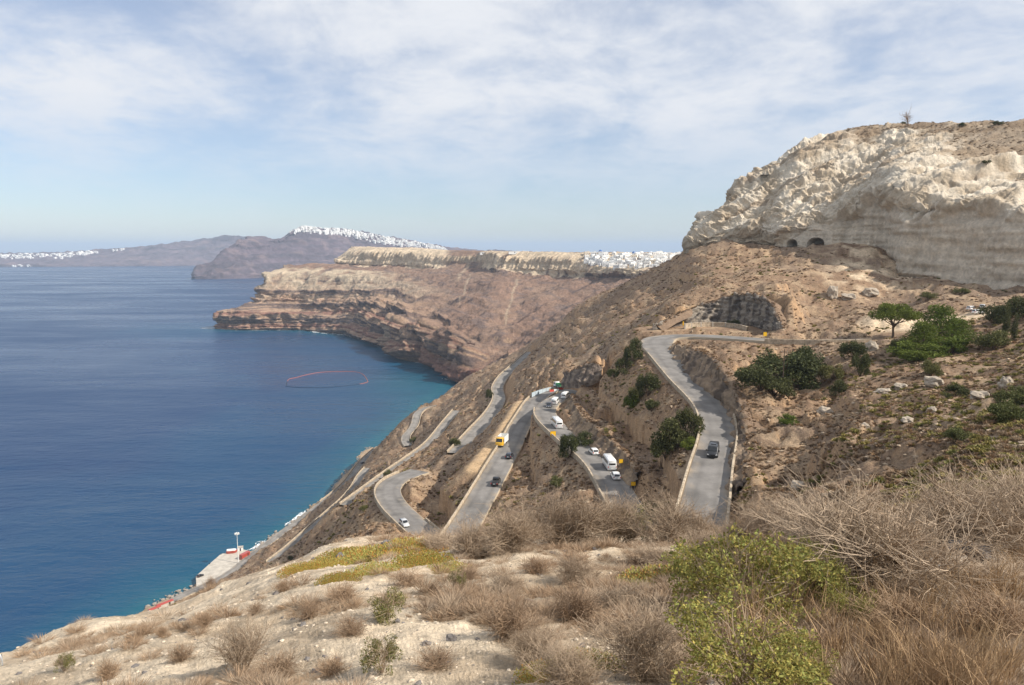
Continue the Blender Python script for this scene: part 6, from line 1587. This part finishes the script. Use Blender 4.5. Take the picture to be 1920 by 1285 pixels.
b_ = PZ(451, 1032, 3.0); o = empty('harbour_hut', b_, 0.3); MB().box((-1.6, -1.2, 0), (1.6, 1.2, 2.3)).build('wall', M_plate, o); MB().box((-1.8, -1.4, 2.3), (1.8, 1.4, 2.5)).build('roof', M_conc, o); MB().box((-.4, -1.23, 0), (.4, -1.2, 1.9)).build('door', M_trim, o); tag(o, 'white hut behind the red boat on the quay', 'hut')
for i, (u, v, L0, lab) in enumerate(((459,1043,7,'red container behind the quay beside the mast'),(309,1137,9,'long red shed roof on the shore below the pale scarp'),(290,1147,6,'shorter red shed roof on the shore below the pale scarp'))):
    b_ = PZ(u, v, 4.2); o = empty('red_container' if i < 1 else 'shore_shed', b_, math.atan2(0.62, 0.78) + (0.5 if i < 1 else 0.25))
    MB().box((-L0 / 2, -1.1, -1.5), (L0 / 2, 1.1, 2.0)).build('wall', M_redp if i < 1 else M_conc, o)
    MB().loft([[(x, -1.3, 2.0), (x, 1.3, 2.0), (x, 1.3, 2.12), (x, 0, 2.5 if i > 0 else 2.14), (x, -1.3, 2.12)] for x in (-L0 / 2 - .1, L0 / 2 + .1)]).build('roof', M_redp, o)
    MB().box((L0 * .2, -1.14, -.2), (L0 * .3, -1.1, 1.8)).build('door', M_trim, o); tag(o, lab, 'container' if i < 1 else 'shed')
# riprap along the water
r2 = np.random.RandomState(77); pts = []
for a, b_ in zip(COAST[1:14], COAST[2:15]):
    for k in range(int(np.linalg.norm(b_ - a) / 0.45)):
        t = r2.rand(); q = a + (b_ - a) * t; off = r2.normal() * 2.0
        pts.append((q[0] + off, q[1] + r2.normal(), max(0.1, float(ground(q[0] + off, q[1]))) * 0.4 + r2.rand() * 0.6))
scatter('shore_rocks', rock_mesh('shore_rock', 55, flat_mat('shore_stone', (0.30, 0.26, 0.22), 0.9, 0.2, nscale=2, var=0.4), 1), np.array(pts), 0.7 + 2.0 * r2.rand(len(pts)) ** 3, M_stone, 'grey rocks tumbled along the waterline', 'rocks', 12)
# surf
M_foam = flat_mat('foam', (0.85, 0.87, 0.87), 0.9, 0.1)
def foam(line, seed, wid, thr):
    c = catmull(np.array([(a[0], a[1], 0) for a in line]), 2.0); T = []
    r2 = np.random.RandomState(seed); nz = fbm2(np.arange(len(c)) / 14 + seed, np.zeros(len(c)) + .5, 3)
    tg = np.gradient(c[:, :2], axis=0); tg /= np.maximum(1e-6, np.linalg.norm(tg, axis=1))[:, None]
    for i in range(len(c)):
        k = int(3 + 10 * max(0, nz[i] + thr)) if nz[i] + thr > 0 else 0
        for j in range(k):
            o_ = r2.normal() * wid * 0.55 + wid * 0.6; q = c[i, :2] + np.array([-tg[i, 1], tg[i, 0]]) * o_ * 1.0 + tg[i] * r2.uniform(-3, 3)
            a = math.atan2(tg[i, 1], tg[i, 0]) + r2.normal() * .25; ln = r2.uniform(1.2, 4.5); w_ = r2.uniform(.25, .9) * (wid / 5)
            d = np.array([math.cos(a), math.sin(a)]); e = np.array([-d[1], d[0]])
            P4 = [np.array([*(q + d * x + e * y_), 0.12 + .1 * r2.rand()]) for (x, y_) in ((-ln, 0), (0, w_), (ln, 0), (0, -w_))]
            T += [(P4[0], P4[2], P4[1]), (P4[0], P4[3], P4[2])]
    return T
T = foam(COAST[8:15], 1, 3.0, -0.12) + foam(COAST[17:22], 2, 7, 0.35) + foam(COAST[21:28], 3, 6, -0.05) + foam([COAST[-1] + np.array([-40, -2]), COAST[-1] + np.array([-20, -3]), COAST[-1] + np.array([8, -6])], 4, 5, 0.5)
fm = soup('surf', np.array(T), colr(np.ones(len(T))), M_foam); o = bpy.data.objects.new('surf', fm); COL.objects.link(o); tag(o, 'white surf breaking along the rocky shore', 'surf', kind='stuff')
# floating boom
M_boom = flat_mat('orange_float', (0.42, 0.13, 0.08), 0.6, 0.3); M_boomd = flat_mat('dark_float', (0.02, 0.03, 0.05), 0.7, 0.3)
bp_ = [(536,724),(541,712),(556,708),(575,703),(600,698.5),(632,697),(665,697.5),(680,702),(688,712),(688,717),(670,721),(645,724),(610,727),(575,727),(550,726)]
ring = catmull(np.array([PZ(u, v, 0.2) for (u, v) in bp_] + [PZ(*bp_[0], 0.2)]), 2.0); o = empty('floating_boom', (ring[:, 0].mean(), ring[:, 1].mean(), 0)); off = np.array([ring[:, 0].mean(), ring[:, 1].mean(), 0])
step = 6
for i in range(0, len(ring) - 1, step):
    sg_ = ring[i:i + step + 1] - off; u_, v_ = project(ring[min(i + 3, len(ring) - 1)]); orange = v_ < 714 or u_ > 678
    MB().tube([tuple(q) for q in sg_], 0.42 if orange else 0.36, 6).build('float', M_boom if orange else M_boomd, o)
tag(o, 'oval floating boom, orange on its far side, on the dark water', 'boom')
# ------------------------------------------------------------------ white villages
M_wash = flat_mat('whitewash', (0.80, 0.79, 0.76), 0.85, 0.2, nscale=0.4, var=0.08); M_cream = flat_mat('cream_wash', (0.66, 0.58, 0.47), 0.85, 0.2); M_shut = flat_mat('dark_opening', (0.05, 0.06, 0.08), 0.5, 0.3); M_bdome = flat_mat('blue_dome', (0.05, 0.13, 0.35), 0.5, 0.3)
def house(seed, form, mat):
    r2 = np.random.RandomState(seed); o = empty('house'); w_, d_, h_ = r2.uniform(7, 12), r2.uniform(6, 9), r2.uniform(2.9, 4.8)
    MB().box((-w_ / 2, -d_ / 2, -5), (w_ / 2, d_ / 2, h_)).build('wall', mat, o)
    mb = MB()
    if form == 'flat':
        for (a, b_) in (((-w_ / 2 - .05, -d_ / 2 - .05, h_), (w_ / 2 + .05, -d_ / 2 + .3, h_ + .6)), ((-w_ / 2 - .05, d_ / 2 - .3, h_), (w_ / 2 + .05, d_ / 2 + .05, h_ + .6)), ((-w_ / 2 - .05, -d_ / 2 + .3, h_), (-w_ / 2 + .3, d_ / 2 - .3, h_ + .6)), ((w_ / 2 - .3, -d_ / 2 + .3, h_), (w_ / 2 + .05, d_ / 2 - .3, h_ + .6))): mb.box(a, b_)
        mb.box((w_ * .1, -d_ * .2, h_), (w_ * .35, d_ * .2, h_ + 1.7)); mb.build('roof', mat, o)
    elif form == 'vault':
        mb.loft([[(math.cos(a) * w_ / 2, y_, h_ + math.sin(a) * w_ * .3) for a in np.linspace(0, math.pi, 9)] for y_ in (-d_ / 2, d_ / 2)]); mb.build('roof', mat, o, True)
    else:
        R_ = d_ * .42; mb.loft([[(math.cos(a) * R_ * math.cos(b_), math.sin(a) * R_ * math.cos(b_), h_ + R_ * math.sin(b_)) for a in np.linspace(0, 2 * math.pi, 13)[:-1]] for b_ in np.linspace(0, 1.5, 6)]); mb.build('roof', M_bdome, o, True)
    for k in range(3 if h_ > 4 else 2):
        x = -w_ * .32 + k * w_ * .3; MB().box((x, -d_ / 2 - .04, 1.0), (x + 1.2, -d_ / 2 + .1, 2.4)).build('window', M_shut, o)
    for k in range(2): MB().box((-w_ / 2 - .04, -d_ * .3 + k * d_ * .4, 1.0), (-w_ / 2 + .1, -d_ * .3 + k * d_ * .4 + 1.1, 2.4)).build('window', M_shut, o)
    MB().box((w_ * .3, -d_ / 2 - .05, 0), (w_ * .3 + 1.1, -d_ / 2 + .1, 2.2)).build('door', M_shut, o)
    return o
HP = [house(1, 'flat', M_wash), house(2, 'flat', M_wash), house(3, 'vault', M_wash), house(4, 'flat', M_wash), house(5, 'dome', M_wash), house(6, 'flat', M_cream), house(7, 'vault', M_wash)]
HU_, HV_ = project(HS2); r2 = np.random.RandomState(3); used = [False] * len(HP)
def near_village(u, v):
    d = (HU_ - u) ** 2 + (HV_ - v) ** 2; d[vface > 11.4] += 1e6; i = np.unravel_index(np.argmin(d), d.shape); return HS2[i]
spots = []
for k in range(1500):
    u = r2.uniform(1100, 1284); f = (u - 1100) / 184; lo = 496 + 8 * math.sin(f * 3.1); hi = 476
    v = hi + (lo - hi) * r2.rand() ** 0.8
    if all((u - a) ** 2 + ((v - b_) * 2.0) ** 2 > 6.4 ** 2 for a, b_ in spots): spots.append((u, v))
    if len(spots) >= 110: break
for j, (u, v) in enumerate(spots):
    k = int(r2.choice(7, p=[.22, .2, .14, .2, .04, .06, .14])); p = near_village(u, v)
    o = copy_tree(HP[k]) if used[k] else HP[k]; used[k] = True
    o.location = (p[0], p[1], p[2] + 0.5); o.rotation_euler = (0, 0, r2.uniform(-.5, .5))
    form = ['white flat roofed house', 'white flat roofed house', 'white vaulted house', 'white flat roofed house', 'white house with a blue dome', 'cream flat roofed house', 'white vaulted house'][k]
    wh = 'left end' if u < 1150 else 'left centre' if u < 1195 else 'right centre' if u < 1240 else 'right end'
    wv_ = 'on the skyline' if v < 481 else 'in the upper rows' if v < 488 else 'in the lower rows' if v < 496 else 'on the lowest edge'
    tag(o, form + ' ' + wv_ + ', ' + wh + ' of the nearer village', 'house', form + 's ' + wv_ + ' ' + wh)
for k in range(7):
    if not used[k]:
        for c in list(HP[k].children): bpy.data.objects.remove(c)
        bpy.data.objects.remove(HP[k])
for (u, v, w_) in ((965,474,26),(985,474,14),(905,477,12)):
    p = near_village(u, v); o = empty('farm_building', (p[0], p[1], p[2]), 0.1); MB().box((-w_ / 2, -4, -3), (w_ / 2, 4, 3.5)).build('wall', M_wash, o); MB().box((-w_ / 2 - .3, -4.3, 3.5), (w_ / 2 + .3, 4.3, 3.9)).build('roof', M_wash, o)
    MB().box((-1, -4.05, 0), (1, -4, 2.4)).build('door', M_shut, o)
    tag(o, {965: 'long low white building on the plateau skyline', 985: 'short white building right of the long one on the plateau skyline', 905: 'small white building left on the plateau skyline'}[u], 'building')
def far_house(seed):
    r2 = np.random.RandomState(seed); mb = MB()
    for k in range(3):
        x, y_ = r2.uniform(-9, 5), r2.uniform(-5, 4); mb.box((x, y_, -8), (x + r2.uniform(7, 14), y_ + r2.uniform(6, 10), r2.uniform(4, 10)))
    mb.loft([[(math.cos(a) * 4 + 2, y_, 6 + math.sin(a) * 3) for a in np.linspace(0, math.pi, 7)] for y_ in (-7, 2)])
    q = mb.build('house', M_wash); me = q.data; bpy.data.objects.remove(q); return me
FH = [far_house(k) for k in range(4)]
def far_village(S, line, n, nrest, label, group, seed, sc=1.0, rows=None):
    """the largest houses one by one, the remainder of the mass as one object"""
    r2 = np.random.RandomState(seed); S_ = S if rows is None else S[rows[0]:rows[1]]; U, V_ = project(S_)
    L_ = np.array(line, float); rv = []; rf = []
    for k in range(n + nrest):
        u = r2.uniform(L_[0, 0], L_[-1, 0]); v0 = np.interp(u, L_[:, 0], L_[:, 1]); tk_ = np.interp(u, L_[:, 0], L_[:, 2]); v = v0 + tk_ * r2.rand() ** 1.5
        d = (U - u) ** 2 + (V_ - v) ** 2 * 2; i = np.unravel_index(np.argmin(d), d.shape); p = S_[i]
        loc = (p[0] + r2.normal() * 4, p[1] + r2.normal() * 6, p[2] + 1); a = r2.uniform(-.6, .6)
        if k < n:
            o = bpy.data.objects.new('house', FH[k % 4]); COL.objects.link(o); o.location = loc; s = sc * r2.uniform(1.0, 1.5); o.scale = (s, s, s); o.rotation_euler = (0, 0, a)
            f = (u - L_[0, 0]) / (L_[-1, 0] - L_[0, 0]); nth = int(f * 6) if n > 20 else -1
            ps = ['', 'at the far left, ', 'left of centre, ', 'just left of the middle, ', 'just right of the middle, ', 'right of centre, ', 'at the far right, '][min(nth, 5) + 1]
            lv = '' if n <= 20 else ('on the skyline ' if v - v0 < 0.3 * tk_ else 'below the skyline ')
            tag(o, 'white house ' + ps + lv + label.replace('white house ', ''), 'house', (ps + lv + group).replace(', ', ' '))
        else:
            me = FH[k % 4]; s = sc * r2.uniform(.7, 1.0); base = len(rv)
            rv += [(loc[0] + s * (q.co.x * math.cos(a) - q.co.y * math.sin(a)), loc[1] + s * (q.co.x * math.sin(a) + q.co.y * math.cos(a)), loc[2] + s * q.co.z) for q in me.vertices]
            rf += [tuple(base + i_ for i_ in q.vertices) for q in me.polygons]
    if nrest:
        me = bpy.data.meshes.new('village'); me.from_pydata(rv, [], rf); me.materials.append(M_wash); o = bpy.data.objects.new('village', me); COL.objects.link(o)
        tag(o, label.replace('white house', 'white mass of smaller houses'), 'village', kind='stuff')
far_village(FIRA, [(546,436,3),(556,431,4),(568,426,9),(600,429,9),(640,431,10),(660,434,12),(700,441,13),(740,449,12),(780,455,11),(815,461,9),(836,468,4)], 130, 260, 'white house of the far caldera rim village', 'houses on the far caldera rim', 5, 1.3, (0, int(150 * 8.2 / 10)))
far_village(OIA, [(-10,479,6),(60,478,8),(120,477,8),(160,473,6),(182,472,2)], 50, 110, 'white house of the far island village', 'houses on the far island', 6, 1.7, (0, int(90 * 6.2 / 8)))
far_village(OIA, [(208,470,2),(232,468,2)], 8, 0, 'white house right of the village on the far island', 'outlying houses on the far island', 7, 1.2, (0, int(90 * 6.2 / 8)))
far_village(OIA, [(24,499,1),(58,499,1)], 8, 0, 'white house at the waterline of the far island', 'harbour houses on the far island', 8, 1.2, (0, int(90 * 6.2 / 8)))
# ------------------------------------------------------------------ the air
hb = MB().box((-41000, -3000, -12.0), (41000, 43500, 470.0)).build('haze', None)
m = bpy.data.materials.new('haze_air'); m.use_nodes = True; t = m.node_tree
for n in list(t.nodes): t.nodes.remove(n)
ou = t.nodes.new('ShaderNodeOutputMaterial'); pv = t.nodes.new('ShaderNodeVolumePrincipled'); pv.inputs['Color'].default_value = (0.62, 0.78, 1.0, 1); pv.inputs['Density'].default_value = 6.0e-5
pv.inputs['Anisotropy'].default_value = 0.0
t.links.new(pv.outputs[0], ou.inputs['Volume']); hb.data.materials.clear(); hb.data.materials.append(m)
tag(hb, 'thin pale blue haze over the sea and far cliffs', 'haze', kind='stuff')
